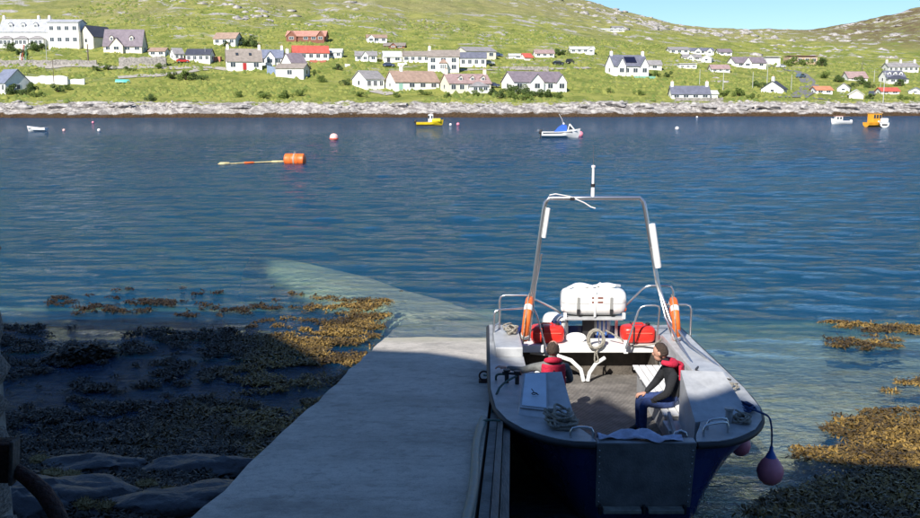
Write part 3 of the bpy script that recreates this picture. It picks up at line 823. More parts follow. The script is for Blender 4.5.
# arch
arch = MB()
zt = 3.50
aL = [(-1.12, 2.55, 1.15), (-.95, 2.52, 2.1), (-.80, 2.48, 3.3), (-.775, 2.48, 3.43), (-.72, 2.48, zt), (0, 2.48, zt), (.74, 2.48, zt), (.80, 2.48, 3.43), (.83, 2.47, 3.3), (1.06, 2.42, 2.1), (1.36, 2.36, 1.15)]
ar = arch.tube(aL, .037, 10).build('arch', M_STEEL, boat, 60)
MB().tube([(-1.02, 2.44, 1.15), (-.92, 2.46, 2.1), (-.83, 2.44, 2.6)], .018, 6).build('arch_brace', M_STEEL, ar, 60)
MB().tube([(1.62, .62, 1.22), (1.42, 1.6, 1.30), (1.24, 2.2, 1.55), (1.02, 2.34, 2.2), (.92, 2.40, 2.7)], .02, 6).build('arch_brace', M_STEEL, ar, 60)
MB().tube([(1.28, .8, 1.22), (1.26, 1.6, 1.32), (1.16, 2.22, 1.6), (1.0, 2.36, 2.25)], .018, 6).build('arch_brace', M_STEEL, ar, 60)
MB().lathe([(.001, -.37), (.05, -.36), (.055, -.33), (.055, .33), (.05, .36), (.001, .37)], (.985, 2.37, 2.74), 12, 'z', Matrix.Rotation(R(-10), 3, 'Y')).build('light_tube', M_WHITE, ar, 40)
MB().lathe([(.001, -.25), (.035, -.24), (.035, .24), (.001, .25)], (-.765, 2.45, 3.1), 10, 'z', Matrix.Rotation(R(8), 3, 'Y')).build('light_tube', M_WHITE, ar, 40)
at = MB().tube([(-.02, 2.48, zt), (-.02, 2.48, zt + .16), (-.02, 2.48, zt + .17), (-.02, 2.48, zt + .48), (-.02, 2.48, zt + .52)], [.03, .03, .02, .02, .012], 8).build('antenna', M_WHITE, ar)
MB().lathe([(.001, 0), (.035, 0), (.035, .05), (.001, .05)], (-.02, 2.48, zt + .18), 8).build('antenna_collar', M_DARK, at)
MB().lathe([(.001, 0), (.032, .01), (.032, .04), (.001, .05)], (-.02, 2.48, zt + .48), 8).build('antenna_cap', M_WHITE, at)
MB().tube([(-.02, 2.48, zt + .5), (-.03, 2.48, zt + .85)], .004, 4).build('antenna_whip', M_STEEL, at)
MB().tube([(-.72, 2.44, zt + .05), (-.62, 2.44, zt + .07), (-.4, 2.44, zt + .03), (-.28, 2.44, zt - .02), (-.16, 2.44, zt - .07), (-.05, 2.44, zt - .14), (.02, 2.44, zt - .16)], .010, 5).build('cable', M_WHITE, ar)
MB().box((-.35, 2.44, zt - .01), (.07, .05, .05)).build('cable_clip', M_DARK, ar)
# rails
def rail(pts, r=.018, name='rail'):
    P = [Vector(p) for p in pts]; out = [P[0]]
    for i in range(1, len(P) - 1):
        a = P[i] + (P[i - 1] - P[i]).normalized() * min(.09, (P[i - 1] - P[i]).length / 2.1); b = P[i] + (P[i + 1] - P[i]).normalized() * min(.09, (P[i + 1] - P[i]).length / 2.1)
        out += [a, a.lerp(P[i], .5).lerp(P[i].lerp(b, .5), .5), b]
    out.append(P[-1])
    return MB().tube(out, r, 8).build(name, M_STEEL, boat, 60)
rail([(-1.50, 2.62, 1.18), (-1.50, 2.62, 1.88), (-1.05, 2.62, 1.88)])
rail([(-1.60, 2.3, 1.18), (-1.60, 2.3, 1.70), (-1.10, 2.45, 1.70)])
rail([(-1.60, 2.3, 1.42), (-1.50, 2.62, 1.42)], .012)
rail([(-1.05, 2.62, 1.88), (-.55, 3.1, 1.55), (-.42, 3.3, 1.42)])
rail([(-.72, 2.62, .97), (-.90, 2.62, 1.62), (-1.05, 2.62, 1.75)], .015)
rail([(1.64, 2.5, 1.18), (1.64, 2.5, 1.75), (1.15, 2.5, 1.75)])
rail([(1.55, 3.1, 1.18), (1.45, 3.1, 1.95), (1.0, 3.1, 1.95), (.56, 3.3, 1.42)])
rail([(.60, 2.62, .97), (.82, 2.62, 1.70), (1.15, 2.62, 1.72), (1.12, 2.62, 1.2)], .016)
rail([(.20, 2.95, .97), (.20, 2.95, 1.16)], .012)
MB().box((.62, 2.72, .98), (.07, .05, .22)).build('rail_bracket', M_WHITE, boat)
# bow U handles and the dark mooring posts
def handle(x0, x1, y, z, h, y2=None):
    y2 = y if y2 is None else y2
    rail([(x0, y, z), (x0, y, z + h), (x1, y2, z + h), (x1, y2, z)], .017, 'handrail')
handle(-.86, -.60, -2.30, ZD, .13); handle(.70, 1.02, -2.25, ZD, .14, -2.12); handle(.80, 1.06, -2.02, ZD, .13, -1.95)
handle(.36, .52, -2.2, ZD - .2, .25)
for p in ((-1.50, -.05), (-1.36, -.12)):
    MB().lathe([(.001, 0), (.03, 0), (.03, .16), (.05, .165), (.05, .19), (.001, .19)], (p[0], p[1], ZD), 10).build('mooring_post', M_DARK, boat)
MB().tube([(-1.56, -.05, ZD + .14), (-1.30, -.12, ZD + .14)], .02, 6).build('post_bar', M_DARK, boat)
for (x, y) in ((1.13, -1.75), (-1.02, -1.72)):
    MB().lathe([(.001, 0), (.05, 0), (.045, .15), (.06, .16), (.06, .185), (.001, .185)], (x, y, ZD), 12).build('bollard', M_DECK, boat, 40)
# inner triangular plate and step inside the well on the right
MB().prism([(-.95, .38), (-.72, .98), (-1.85, .62), (-1.85, .38)], 'x', .60, .64).build('inner_plate', M_DECK, boat)
MB().bbox((.70, -.80, .80), (.26, .42, .03), .008).build('step_plate', M_ALU, boat)
# liferaft table
tb = MB().bbox((.14, 3.35, 1.37), (.98, .50, .05), .01).build('raft_table', M_ALU, boat)
for x in (-.30, .56): MB().box((x, 3.40, 1.15), (.05, .05, .40)).build('table_leg', M_STEEL, tb)
MB().box((.08, 3.45, 1.15), (.20, .08, .40)).build('table_leg', M_DARK, tb)
for x in (-.36, .64): MB().box((x, 3.12, 1.42), (.05, .05, .10)).build('table_lug', M_WHITE, tb)

# ------------------------------------------------------------------ things in the boat (top-level)
def wrapped(loc): return Vector((BX, BY, 0)) + Vector(loc)
raft = empty('liferaft_canister', wrapped((.14, 3.35, 1.40))); tag(raft, 'white glassfibre liferaft canister strapped on the stern table of the boat', 'liferaft')
for z0, z1, nm_ in ((0, .23, 'lower_shell'), (.235, .47, 'upper_shell')):
    m = MB(); sec = []
    n = 20; L_ = [-.56, -.55, -.51, -.44, -.3, 0, .3, .44, .51, .55, .56]; rr_ = [.25, .62, .82, .93, 1, 1, 1, .93, .82, .62, .25]
    V = []
    for xx, k in zip(L_, rr_):
        for j in range(n):
            a = 2 * math.pi * j / n
            yy = math.copysign(abs(math.cos(a)) ** .6, math.cos(a)) * .27 * k; zz = math.copysign(abs(math.sin(a)) ** .7, math.sin(a)) * .235 * k + .24
            V.append((xx, yy, min(max(zz, z0), z1)))
    Fc = [(i * n + j, i * n + (j + 1) % n, (i + 1) * n + (j + 1) % n, (i + 1) * n + j) for i in range(len(L_) - 1) for j in range(n)]
    Fc += [tuple(range(n))[::-1], tuple(range((len(L_) - 1) * n, len(L_) * n))]
    m.add(V, Fc).build(nm_, M_GRP, raft, 50)
M_STRAP = mat('grey_strap', (.25, .25, .24), .8)
for xx in (-.28, .28):
    MB().bbox((xx, -.275, .20), (.05, .012, .30), .004).build('strap', M_STRAP, raft)
    MB().bbox((xx, -.285, .10), (.055, .02, .09), .004).build('buckle', M_DARK, raft)
MB().bbox((0, -.278, .24), (.035, .012, .46), .004).build('strap', M_WHITE, raft)
pl = MB().box((.03, -.274, .30), (.24, .008, .15)).build('label_panel', M_WHITE, raft)
lp = MB()
for i, (x0, wd) in enumerate(((-.05, .05), (.07, .09))):
    for zz in (.34, .265): lp.box((x0 + .02, -.280, zz), (wd, .004, .035))
lp.build('label_print', mat('brown_print', (.22, .10, .08), .7), pl)
# folded white cover / rope on top of the canister
m = MB(); rr = random.Random(4)
for i in range(7):
    x = -.36 + .12 * i; m.tube([(x - .09, -.05 + rr.uniform(-.08, .05), .475), (x, rr.uniform(-.1, .05), .50 + rr.uniform(0, .04)), (x + .10, rr.uniform(-.08, .08), .49)], .026, 6)
m.ball((-.22, 0, .50), (.30, .26, .10), 8); m.ball((.24, 0, .50), (.30, .26, .10), 8)
m.build('top_cover', M_GRP, raft, 60)
for sx in (-1, 1): MB().ball((sx * .53, -.12, .12), (.07, .10, .10), 6).build('end_fitting', M_ORANGE if sx > 0 else M_GRP, raft, 60)

def lifebuoy(loc, rz, ry, label):
    root = empty('lifebuoy', wrapped(loc)); root.rotation_euler = (0, ry, rz); tag(root, label, 'lifebuoy', 'lifebuoys on the boat rails')
    n = 28; Rm, rm = .31, .065
    MB().tube([(0, Rm * math.cos(a), Rm * math.sin(a)) for a in np.linspace(0, 2 * math.pi, n + 1)[:-1]], rm, 12, closed=True).build('ring', M_ORANGE, root, 60)
    for q in range(4):
        a0 = math.pi / 4 + q * math.pi / 2
        MB().tube([(0, Rm * math.cos(a), Rm * math.sin(a)) for a in np.linspace(a0 - .14, a0 + .14, 5)], rm + .004, 12).build('reflective_band', M_REFL, root, 60)
    MB().tube([(-.02, (Rm + .085 + .02 * math.cos(4 * a)) * math.cos(a), (Rm + .085 + .02 * math.cos(4 * a)) * math.sin(a)) for a in np.linspace(0, 2 * math.pi, 40)[:-1]], .009, 5, closed=True).build('grab_line', M_ROPE, root, 60)
    return root
lifebuoy((-1.06, 2.28, 1.56), R(-7), R(6), 'orange lifebuoy on the left stern rail beside the arch leg')
lifebuoy((1.33, 2.30, 1.54), R(-8), R(-6), 'orange lifebuoy on the right stern rail of the boat')

def fuel_tank(x, label):
    root = empty('fuel_tank', wrapped((x, 3.12, .968))); tag(root, label, 'fuel tank', 'red fuel tanks on the stern shelf')
    MB().ball((0, 0, .15), (.58, .38, .29), 12, e=.45).build('body', M_RED, root, 60)
    MB().bbox((0, -.19, .19), (.44, .012, .02), .004).build('ridge', mat('red_plastic_pale', (.72, .12, .08), .4), root)
    MB().tube([(-.10, 0, .28), (-.08, 0, .325), (.08, 0, .325), (.10, 0, .28)], .014, 6).build('handle', M_RED, root)
    MB().lathe([(.001, 0), (.04, 0), (.04, .035), (.001, .035)], (.18, .04, .285), 12).build('cap', M_DARK, root)
    for xx in (-.09,): MB().bbox((xx, 0, .15), (.03, .40, .31), .01).build('strap', M_DARK, root)
    return root
fuel_tank(-.66, 'red plastic fuel tank left of the hanging rope coil'); fuel_tank(.88, 'red plastic fuel tank right of the hanging rope coil')
def outboard(x, label):
    root = empty('outboard_engine', wrapped((x, 3.75, 0))); tag(root, label, 'outboard engine', 'outboard engines on the transom')
    MB().ball((0, 0, 1.13), (.42, .62, .40), 12, e=.7).build('cowl', M_GRP, root, 60)
    for xx in (-.08, .0, .08): MB().bbox((xx * .9, -.30, 1.13), (.025, .05, .26), .006).build('cowl_stripe', M_BLUEPL, root)
    MB().bbox((0, 0, .88), (.36, .5, .14), .04).build('cowl_base', M_BLUEPL, root)
    MB().box((0, .05, .35), (.14, .30, 1.0)).build('leg', M_DARK, root)
    MB().box((0, -.28, .75), (.22, .12, .35)).build('clamp', M_DARK, root)
    return root
outboard(-.48, 'white outboard engine with blue stripes behind the left fuel tank'); outboard(.32, 'white and blue outboard engine under the liferaft table')

# ropes
def rope(name, pts, r, m, label, n=6, parent=None):
    P = [Vector(p) for p in pts]
    # Catmull-Rom
    out = []
    for i in range(len(P) - 1):
        p0, p1, p2, p3 = P[max(i - 1, 0)], P[i], P[i + 1], P[min(i + 2, len(P) - 1)]
        for t in (0, .25, .5, .75):
            out.append(.5 * ((2 * p1) + (p2 - p0) * t + (2 * p0 - 5 * p1 + 4 * p2 - p3) * t * t + (3 * p1 - p0 - 3 * p2 + p3) * t ** 3))
    out.append(P[-1])
    o = MB().tube(out, r, n).build(name, m, None, 60)
    if label: tag(o, label, 'rope')
    return o
def heap(cx, cy, z, rx, ry, loops, seed, hmax=.12):
    rr = random.Random(seed); pts = []; a = 0
    for i in range(loops * 7):
        a += 2 * math.pi / 7 + rr.gauss(0, .25); k = rr.uniform(.35, 1.0)
        h = hmax * (i / (loops * 7)) * rr.uniform(.3, 1)
        pts.append((BX + cx + rx * k * math.cos(a), BY + cy + ry * k * math.sin(a), z + .02 + h))
    return pts
rope('mooring_rope', heap(-.92, -1.85, ZD, .22, .28, 11, 2, .22), .016, M_ROPE, 'pale tangled rope heaped on the left bow deck')
rope('mooring_rope', heap(1.28, -1.72, ZD, .14, .18, 6, 5, .08), .012, M_ROPE, 'small heap of pale rope on the right bow deck')
rope('mooring_rope', heap(1.46, -.35, ZD + .01, .20, .20, 6, 8, .07), .013, M_ROPE, 'pale rope coiled on the sunlit right side deck')
rope('mooring_rope', heap(-1.32, 2.25, 1.33, .14, .22, 6, 9, .14), .014, M_ROPE, 'white rope coiled on the left stern locker')
cp = []
for i in range(7 * 8):
    a = 2 * math.pi * i / 8; k = 1 - .3 * math.sin(i * .37) ** 2
    cp.append((BX + .13 + .15 * k * math.cos(a), BY + 2.84 - .02 * (i % 3), 1.07 + .19 * k * math.sin(a)))
cp += [(BX + .15, BY + 2.82, .86), (BX + .18, BY + 2.81, .72), (BX + .12, BY + 2.80, .70), (BX + .12, BY + 2.80, .88)]
rope('rope_coil', cp, .014, M_ROPE, 'pale rope coil hanging in the middle of the stern shelf')
rope('mooring_rope', [(BX + .3, BY + 2.9, 1.22), (BX + .5, BY + 2.86, 1.12), (BX + .72, BY + 2.84, .985), (BX + .9, BY + 2.84, .975), (BX + 1.1, BY + 2.75, 1.02), (BX + 1.2, BY + 2.5, 1.2)], .014, M_ROPE, 'pale rope led across the stern shelf to the right rail')
rope('mooring_rope', [(BX + 1.30, BY + .55, ZD + .06), (BX + 1.2, BY + .2, ZD + .1), (BX + 1.42, BY - .05, ZD + .09), (BX + 1.60, BY - .12, ZD + .06)], .014, M_DARK, 'dark line lying across the right side deck')
# mooring lines to the slip
ring = Vector(mr.location)
rope('mooring_line', [ring + Vector((0, 0, .12)), ring + Vector((.15, -.3, .16)), (.52, 13.6, 1.05), (BX - 1.64, BY - .02, 1.28), (BX - 1.50, BY - .05, 1.30)], .016, M_ROPE_G, 'green mooring line from the slipway ring to the boat posts')
rope('mooring_line', [(BX - 1.36, BY - .12, 1.30), (BX - 1.62, BY - .5, 1.24), (BX - 1.74, BY - .95, .98), (slip_r(11.6) + .16, 11.6, slip_z(11.6) + .02), (slip_r(11) - .02, 11.2, slip_z(11.2) + .09), (slip_r(11) - .10, 10.6, slip_z(10.6) + .02)], .016, M_ROPE_G, 'green mooring line hanging from the left gunwale onto the slipway hose')
rope('blue_line', heap(1.50, -1.25, ZD, .13, .22, 4, 12, .05) + [(BX + 1.60, BY - 1.50, ZD + .04), (BX + 1.66, BY - 1.62, ZD + .02), (BX + 1.685, BY - 1.66, ZD - .1), (BX + 1.69, BY - 1.68, .93), (BX + 1.69, BY - 1.68, .84)], .013, M_ROPE_B, 'blue line lying on the right bow deck and holding the pink fender')

def fender(p, r, label, top_len=.17):
    root = empty('fender', p); tag(root, label, 'fender', 'pink fenders on the right bow')
    prof = [(.001, -r), (r * .5, -r * .9), (r * .85, -r * .55), (r, 0), (r * .93, r * .4), (r * .70, r * .8), (r * .42, r * 1.15)]
    MB().lathe(prof, n=20).build('ball', M_PINK, root, 60)
    MB().lathe([(r * .45, r * 1.1), (r * .30, r * 1.4), (r * .16, r * 1.65), (r * .12, r * 2.0), (.001, r * 2.0)], n=14).build('neck', M_BLUEPL, root, 60)
    return root
fender((BX + 1.69, BY - 1.68, .52), .165, 'pink ball fender hanging on a blue line off the right bow')
fender((BX + 1.42, BY - 1.30, .72), .13, 'pink fender tucked under the right bow flare')
# draped cloth on the bow sill
def cloth():
    nx, ny = 44, 18; V = []
    for j in range(ny):
        for i in range(nx):
            u, v = i / (nx - 1), j / (ny - 1)
            x = -.55 + .98 * u; y = -2.44 + .36 * v * (1 - .45 * u) + .05 * math.sin(7 * u)
            z = ZD + .015 + .055 * abs(float(fbm(np.array([u * 5 + v * 2]), np.array([v * 3 - u]), 301, 4)[0])) + .06 * math.exp(-((u - .45) / .25) ** 2) * math.exp(-((v - .6) / .4) ** 2) * 1.4 + .02 * math.sin(u * 17 + v * 5)
            if y > -2.28: z -= max(0, (y + 2.28)) * .55
            V.append((x, y, max(z, ZD + .006) if y < -2.285 else z))
    return MB().add(V, [(j * nx + i, j * nx + i + 1, (j + 1) * nx + i + 1, (j + 1) * nx + i) for j in range(ny - 1) for i in range(nx - 1)])
c = cloth().build('cloth', M_CLOTH, None, 60); c.location = (BX, BY, 0); tag(c, 'crumpled pale blue cloth draped over the bow sill of the boat', 'cloth')
s_ = c.modifiers.new('t', 'SOLIDIFY'); s_.thickness = .006

# ================================================================== people
def skin_body(joints, bones, mats, bone_mat, name, parent, sub=2):
    """joints: name -> (x,y,z,rx,ry); bones: list of (a,b)"""
    names = list(joints); idx = {k: i for i, k in enumerate(names)}
    me = bpy.data.meshes.new(name); me.from_pydata([joints[k][:3] for k in names], [(idx[a], idx[b]) for a, b in bones], [])
    ob = bpy.data.objects.new(name, me); COL.objects.link(ob)
    sk = ob.modifiers.new('skin', 'SKIN'); sk.use_smooth_shade = True; sk.branch_smoothing = .6
    for k in names:
        v = me.skin_vertices[0].data[idx[k]]; v.radius = (joints[k][3], joints[k][4]); v.use_root = (k == 'pelvis')
    ss = ob.modifiers.new('ss', 'SUBSURF'); ss.levels = sub; ss.render_levels = sub
    dg = bpy.context.evaluated_depsgraph_get(); me2 = bpy.data.meshes.new_from_object(ob.evaluated_get(dg))
    bpy.data.objects.remove(ob)
    for m in mats: me2.materials.append(m)
    segs = [(Vector(joints[a][:3]), Vector(joints[b][:3]), bone_mat.get((a, b), 0), (joints[a][3] + joints[b][3]) / 2) for a, b in bones]
    mi = []
    for p in me2.polygons:
        best = None
        for a, b, k, r in segs:
            d = b - a; t = max(0, min(1, (p.center - a).dot(d) / max(d.length_squared, 1e-9))); dist = (p.center - (a + d * t)).length / r
            if best is None or dist < best[0]: best = (dist, k)
        mi.append(best[1])
    me2.polygons.foreach_set('material_index', mi); me2.shade_smooth(); me2.name = name
    return link(name, me2, parent)
def head(parent, c, rot, bald):
    """face features, ears and hair around head centre c; local face direction is +Y before rot"""
    M = rot
    def P(v): return M @ Vector(v) + c
    hd = MB(); hd.ball(c, (.165, .205, .235), 12, M); hd.ball(P((0, .045, -.07)), (.125, .13, .13), 8, M)
    hd.ball(P((0, .105, -.02)), (.032, .05, .06), 6, M)
    h = hd.build('head', M_SKIN, parent, 60)
    for s in (-1, 1): MB().ball(P((s * .086, -.005, -.015)), (.022, .05, .07), 6, M).build('ear', M_SKIN, h, 60)
    for s in (-1, 1): MB().ball(P((s * .033, .087, .012)), (.026, .018, .016), 6, M).build('eye', M_DARK, h, 60)
    MB().ball(P((0, .094, -.07)), (.055, .015, .014), 6, M).build('mouth', mat('lip', (.32, .11, .09), .5), h, 60)
    bm = bmesh.new(); bmesh.ops.create_icosphere(bm, subdivisions=4, radius=1)
    kill = []
    for v in bm.verts:
        x, y, z = v.co
        lim = .30 if y > .1 else -.62
        cut = z < (lim + (.9 * max(0, y)) if not bald else lim + .9 * max(0, y + .1)) or (y > .55)
        if bald and z > .62 and y > -.45: cut = True
        if cut: kill.append(v)
    bmesh.ops.delete(bm, geom=kill, context='VERTS')
    rr = random.Random(3)
    for v in bm.verts:
        k = 1.08 + rr.uniform(-.05, .06)
        v.co = M @ Vector((v.co.x * .0825 * k, v.co.y * .1025 * k, v.co.z * .1175 * k)) + c
    ha = MB().bm(bm).build('hair', M_HAIR, parent, 60); ha.modifiers.new('t', 'SOLIDIFY').thickness = .014
    return h
def hand(parent, wrist, d, up, side):
    """palm and five fingers, slightly curled"""
    d = Vector(d).normalized(); up = Vector(up); up = (up - d * up.dot(d)).normalized(); lat = d.cross(up) * side
    m = MB(); rot = Matrix((lat, d, up)).transposed(); w_ = Vector(wrist)
    m.ball(w_ + d * .045, (.08, .10, .032), 8, rot, .8)
    for i, L_ in enumerate((.065, .075, .07, .055)):
        b = w_ + d * .085 + lat * (-.03 + .02 * i)
        m.tube([b - d * .02, b + d * L_ * .5 + up * .004, b + d * L_ * .85 - up * .012, b + d * L_ - up * .03], [.0095, .009, .0085, .007], 6)
    b = w_ + d * .03 - lat * .036
    m.tube([b, b + d * .03 - lat * .022 - up * .004, b + d * .055 - lat * .028 - up * .012], [.011, .0105, .008], 6)
    return m.build('hand', M_SKIN, parent, 60)
HUM = [('pelvis', 'spine'), ('spine', 'chest'), ('chest', 'neck'), ('neck', 'skull'), ('chest', 'shl'), ('shl', 'ell'), ('ell', 'wrl'), ('chest', 'shr'), ('shr', 'elr'), ('elr', 'wrr'),
       ('pelvis', 'hil'), ('hil', 'knl'), ('knl', 'anl'), ('anl', 'tol'), ('pelvis', 'hir'), ('hir', 'knr'), ('knr', 'anr'), ('anr', 'tor')]
def bonemat(sleeve_long=True):
    b = {}
    for k in HUM:
        s = k[1][:2]
        b[k] = 0
        if s in ('hi', 'kn', 'an') or k == ('pelvis', 'spine'): b[k] = 1
        if s == 'to': b[k] = 2
        if k == ('neck', 'skull'): b[k] = 3
        if s == 'wr' and not sleeve_long: b[k] = 3
    b[('pelvis', 'spine')] = 0
    return b
# -- seated with the back to us, at the left
pl_ = empty('person', (1.33, 13.68, .78)); tag(pl_, 'person in grey shirt and red lifejacket seated at the left, back turned', 'person')
J = {'pelvis': (0, 0, .09, .15, .12), 'spine': (0, 0, .30, .145, .115), 'chest': (0, 0, .49, .15, .115), 'neck': (0, .015, .63, .06, .06), 'skull': (0, .03, .74, .062, .07),
     'shl': (-.19, 0, .53, .072, .07), 'ell': (-.43, .06, .44, .052, .05), 'wrl': (-.66, .10, .47, .036, .03), 'shr': (.19, 0, .53, .072, .07), 'elr': (.27, .10, .28, .052, .05), 'wrr': (.17, .32, .20, .036, .03),
     'hil': (-.10, .05, .05, .095, .09), 'knl': (-.14, .45, .08, .066, .066), 'anl': (-.14, .50, -.34, .045, .045), 'tol': (-.14, .64, -.39, .04, .03),
     'hir': (.10, .05, .05, .095, .09), 'knr': (.14, .45, .08, .066, .066), 'anr': (.14, .50, -.34, .045, .045), 'tor': (.14, .64, -.39, .04, .03)}
skin_body(J, HUM, [M_GREYCLOTH, M_JEANS, M_BOOT, M_SKIN], bonemat(True), 'body', pl_)
head(pl_, Vector((0, .03, .765)), Matrix.Rotation(R(-12), 3, 'Z') @ Matrix.Rotation(R(-6), 3, 'X'), True)
hand(pl_, (-.66, .10, .47), (-1, .15, .05), (0, 0, 1), 1); hand(pl_, (.17, .32, .20), (-.3, 1, -.3), (0, 0, 1), 1)
def vest(parent, M, c, w_, dp, h):
    """inflatable-type waistcoat: a padded back panel with a split, and a collar"""
    V = []; nx, ny = 13, 9
    for j in range(ny):
        for i in range(nx):
            u = i / (nx - 1) * 2 - 1; v = j / (ny - 1)
            a = u * 1.25; k = 1 - .12 * v
            V.append(M @ Vector((math.sin(a) * w_ * k, -math.cos(a) * dp * (1.05 - .15 * v), (v - .5) * h)) + Vector(c))
    o = MB().add(V, [(j * nx + i, j * nx + i + 1, (j + 1) * nx + i + 1, (j + 1) * nx + i) for j in range(ny - 1) for i in range(nx - 1)]).build('lifejacket', M_REDCLOTH, parent, 60)
    s = o.modifiers.new('t', 'SOLIDIFY'); s.thickness = .045; s.offset = 1
    b = o.modifiers.new('ss', 'SUBSURF'); b.levels = 1; b.render_levels = 1
    MB().tube([M @ Vector((0, -dp * 1.12 - .03, -h * .45)) + Vector(c), M @ Vector((0, -dp * 1.05 - .04, h * .3)) + Vector(c)], .008, 5).build('seam', M_DARK, o)
    return o
def collar(parent, M, c, r1, r2, th):
    pts = [M @ Vector((r1 * math.sin(a), -r2 * math.cos(a), .03 * math.cos(a))) + Vector(c) for a in np.linspace(-2.4, 2.4, 17)]
    return MB().tube(pts, [th * (.75 + .25 * math.cos(a)) for a in np.linspace(-2.4, 2.4, 17)], 8).build('lifejacket_collar', M_REDCLOTH, parent, 60)
vest(pl_, Matrix.Identity(3), (0, 0, .40), .165, .12, .34)
collar(pl_, Matrix.Identity(3), (0, .0, .60), .10, .09, .045)
# -- seated at the right, facing left
pr = empty('person', (3.02, 13.42, .80)); tag(pr, 'person in black fleece with red lifejacket collar and jeans facing left', 'person')
J = {'pelvis': (0, 0, .10, .15, .13), 'spine': (.0, .0, .30, .15, .13), 'chest': (-.06, .0, .50, .16, .13), 'neck': (-.15, -.005, .645, .062, .06), 'skull': (-.20, -.01, .745, .062, .07),
     'shl': (-.05, -.19, .52, .08, .078), 'ell': (-.16, -.30, .26, .06, .058), 'wrl': (-.34, -.20, .13, .04, .036), 'shr': (-.07, .19, .52, .08, .078), 'elr': (-.20, .27, .27, .06, .058), 'wrr': (-.38, .12, .15, .04, .036),
     'hil': (-.03, -.10, .06, .10, .095), 'knl': (-.47, -.20, .10, .072, .07), 'anl': (-.46, -.20, -.34, .05, .05), 'tol': (-.60, -.22, -.40, .042, .032),
     'hir': (-.03, .10, .06, .10, .095), 'knr': (-.47, .12, .10, .072, .07), 'anr': (-.46, .12, -.34, .05, .05), 'tor': (-.60, .12, -.40, .042, .032)}
skin_body(J, HUM, [M_BLACKCLOTH, M_JEANS, M_BOOT, M_SKIN], bonemat(True), 'body', pr)
FL = Matrix.Rotation(R(98), 3, 'Z')
head(pr, Vector((-.215, -.01, .785)), Matrix.Rotation(R(60), 3, 'Z') @ Matrix.Rotation(R(-16), 3, 'X'), False)
hand(pr, (-.34, -.20, .13), (-1, .3, -.25), (0, 0, 1), 1); hand(pr, (-.38, .12, .15), (-1, -.3, -.2), (0, 0, 1), 1)
vest(pr, FL, (-.05, .0, .51), .175, .135, .22)
collar(pr, FL @ Matrix.Rotation(R(25), 3, 'X'), (-.13, 0, .635), .13, .12, .06)

# ================================================================== the village on the far shore
WALLC = {'white': (.82, .81, .78), 'cream': (.72, .66, .54), 'grey': (.55, .55, .54), 'brown': (.22, .09, .06), 'pink': (.60, .42, .34), 'pale': (.66, .65, .63), 'red': (.45, .10, .07), 'tan': (.50, .36, .25)}
ROOFC = {'slate': (.14, .145, .19), 'purple': (.20, .165, .19), 'grey': (.27, .255, .255), 'tan': (.34, .235, .18), 'salmon': (.50, .25, .19), 'red': (.50, .10, .07), 'dark': (.055, .06, .085), 'pink': (.34, .235, .225), 'palegrey': (.40, .41, .44), 'pale': (.55, .55, .53), 'taupe': (.27, .23, .20), 'orange': (.55, .22, .12), 'blue': (.17, .19, .26), 'brown': (.20, .11, .085)}
def wm(c): return mat('wall_' + c, WALLC[c], .85, var=.10, scale=.6, bump=.2, bscale=6)
def rm_(c): return mat('roof_' + c, ROOFC[c], .75, var=.22, scale=.9, bump=.5, bscale=7)
M_PANE = mat('window_pane', (.04, .05, .065), .15, var=.3, scale=1.2, spec=.7)
M_FRAME = mat('window_frame', (.74, .74, .72), .5)
M_DOORR = mat('door_red', (.42, .03, .03), .5); M_DOORD = mat('door_dark', (.05, .05, .06), .5); M_DOORG = mat('door_green', (.30, .50, .40), .5); M_DOORB = mat('door_brown', (.15, .07, .05), .5)
M_SOLAR = mat('solar_panel', (.012, .014, .035), .25)
PANE_ME = {}
def unit(kind):
    if kind not in PANE_ME:
        me = MB().box((0, 0, 0), (1, 1, 1)).mesh(kind); PANE_ME[kind] = me
    return PANE_ME[kind]
_boxc = {}
def cbox(name, c, d, m, parent, rz=0):
    key = m.name
    if key not in _boxc:
        me = MB().box((0, 0, 0), (1, 1, 1)).mesh('block'); me.materials.append(m); _boxc[key] = me
    o = link(name, _boxc[key], parent); o.location = c; o.scale = d; o.rotation_euler = (0, 0, rz); return o
def window(parent, c, w_, h, face, frame=True):
    """face: 'f' front (-y), 'l' left gable (-x), 'r' right gable (+x)"""
    x, y, z = c
    if face == 'f':
        f = cbox('window', (x, y - .02, z), (w_ + .22, .10, h + .22), M_FRAME, parent)
        cbox('pane', (0, -.45, 0), (w_ / (w_ + .22), .3, h / (h + .22)), M_PANE, f)
        cbox('glazing_bar', (0, -.55, 0), (.07 / (w_ + .22), .3, h / (h + .22)), M_FRAME, f)
    else:
        s = -1 if face == 'l' else 1
        f = cbox('window', (x + s * .02, y, z), (.10, w_ + .22, h + .22), M_FRAME, parent)
        cbox('pane', (s * .45, 0, 0), (.3, w_ / (w_ + .22), h / (h + .22)), M_PANE, f)
    return f
def gable_roof(L, D, ez, rz_, ov=.3, th=.18, x0=None, x1=None):
    """two slabs, ridge along x"""
    m = MB(); x0 = -L / 2 - ov if x0 is None else x0; x1 = L / 2 + ov if x1 is None else x1
    sl = (rz_ - ez) / (D / 2)
    for s in (-1, 1):
        y0 = s * (D / 2 + ov); z0 = ez - sl * ov
        V = [(x0, y0, z0), (x1, y0, z0), (x1, 0, rz_), (x0, 0, rz_)]
        m.add(V + [(a, b, c + th) for a, b, c in V], [(0, 1, 2, 3), (4, 5, 6, 7), (0, 1, 5, 4), (1, 2, 6, 5), (2, 3, 7, 6), (3, 0, 4, 7)])
    return m
def wall_body(L, D, ez, rz_):
    return MB().prism([(-D / 2, -4.5), (D / 2, -4.5), (D / 2, ez), (0, rz_), (-D / 2, ez)], 'x', -L / 2, L / 2)
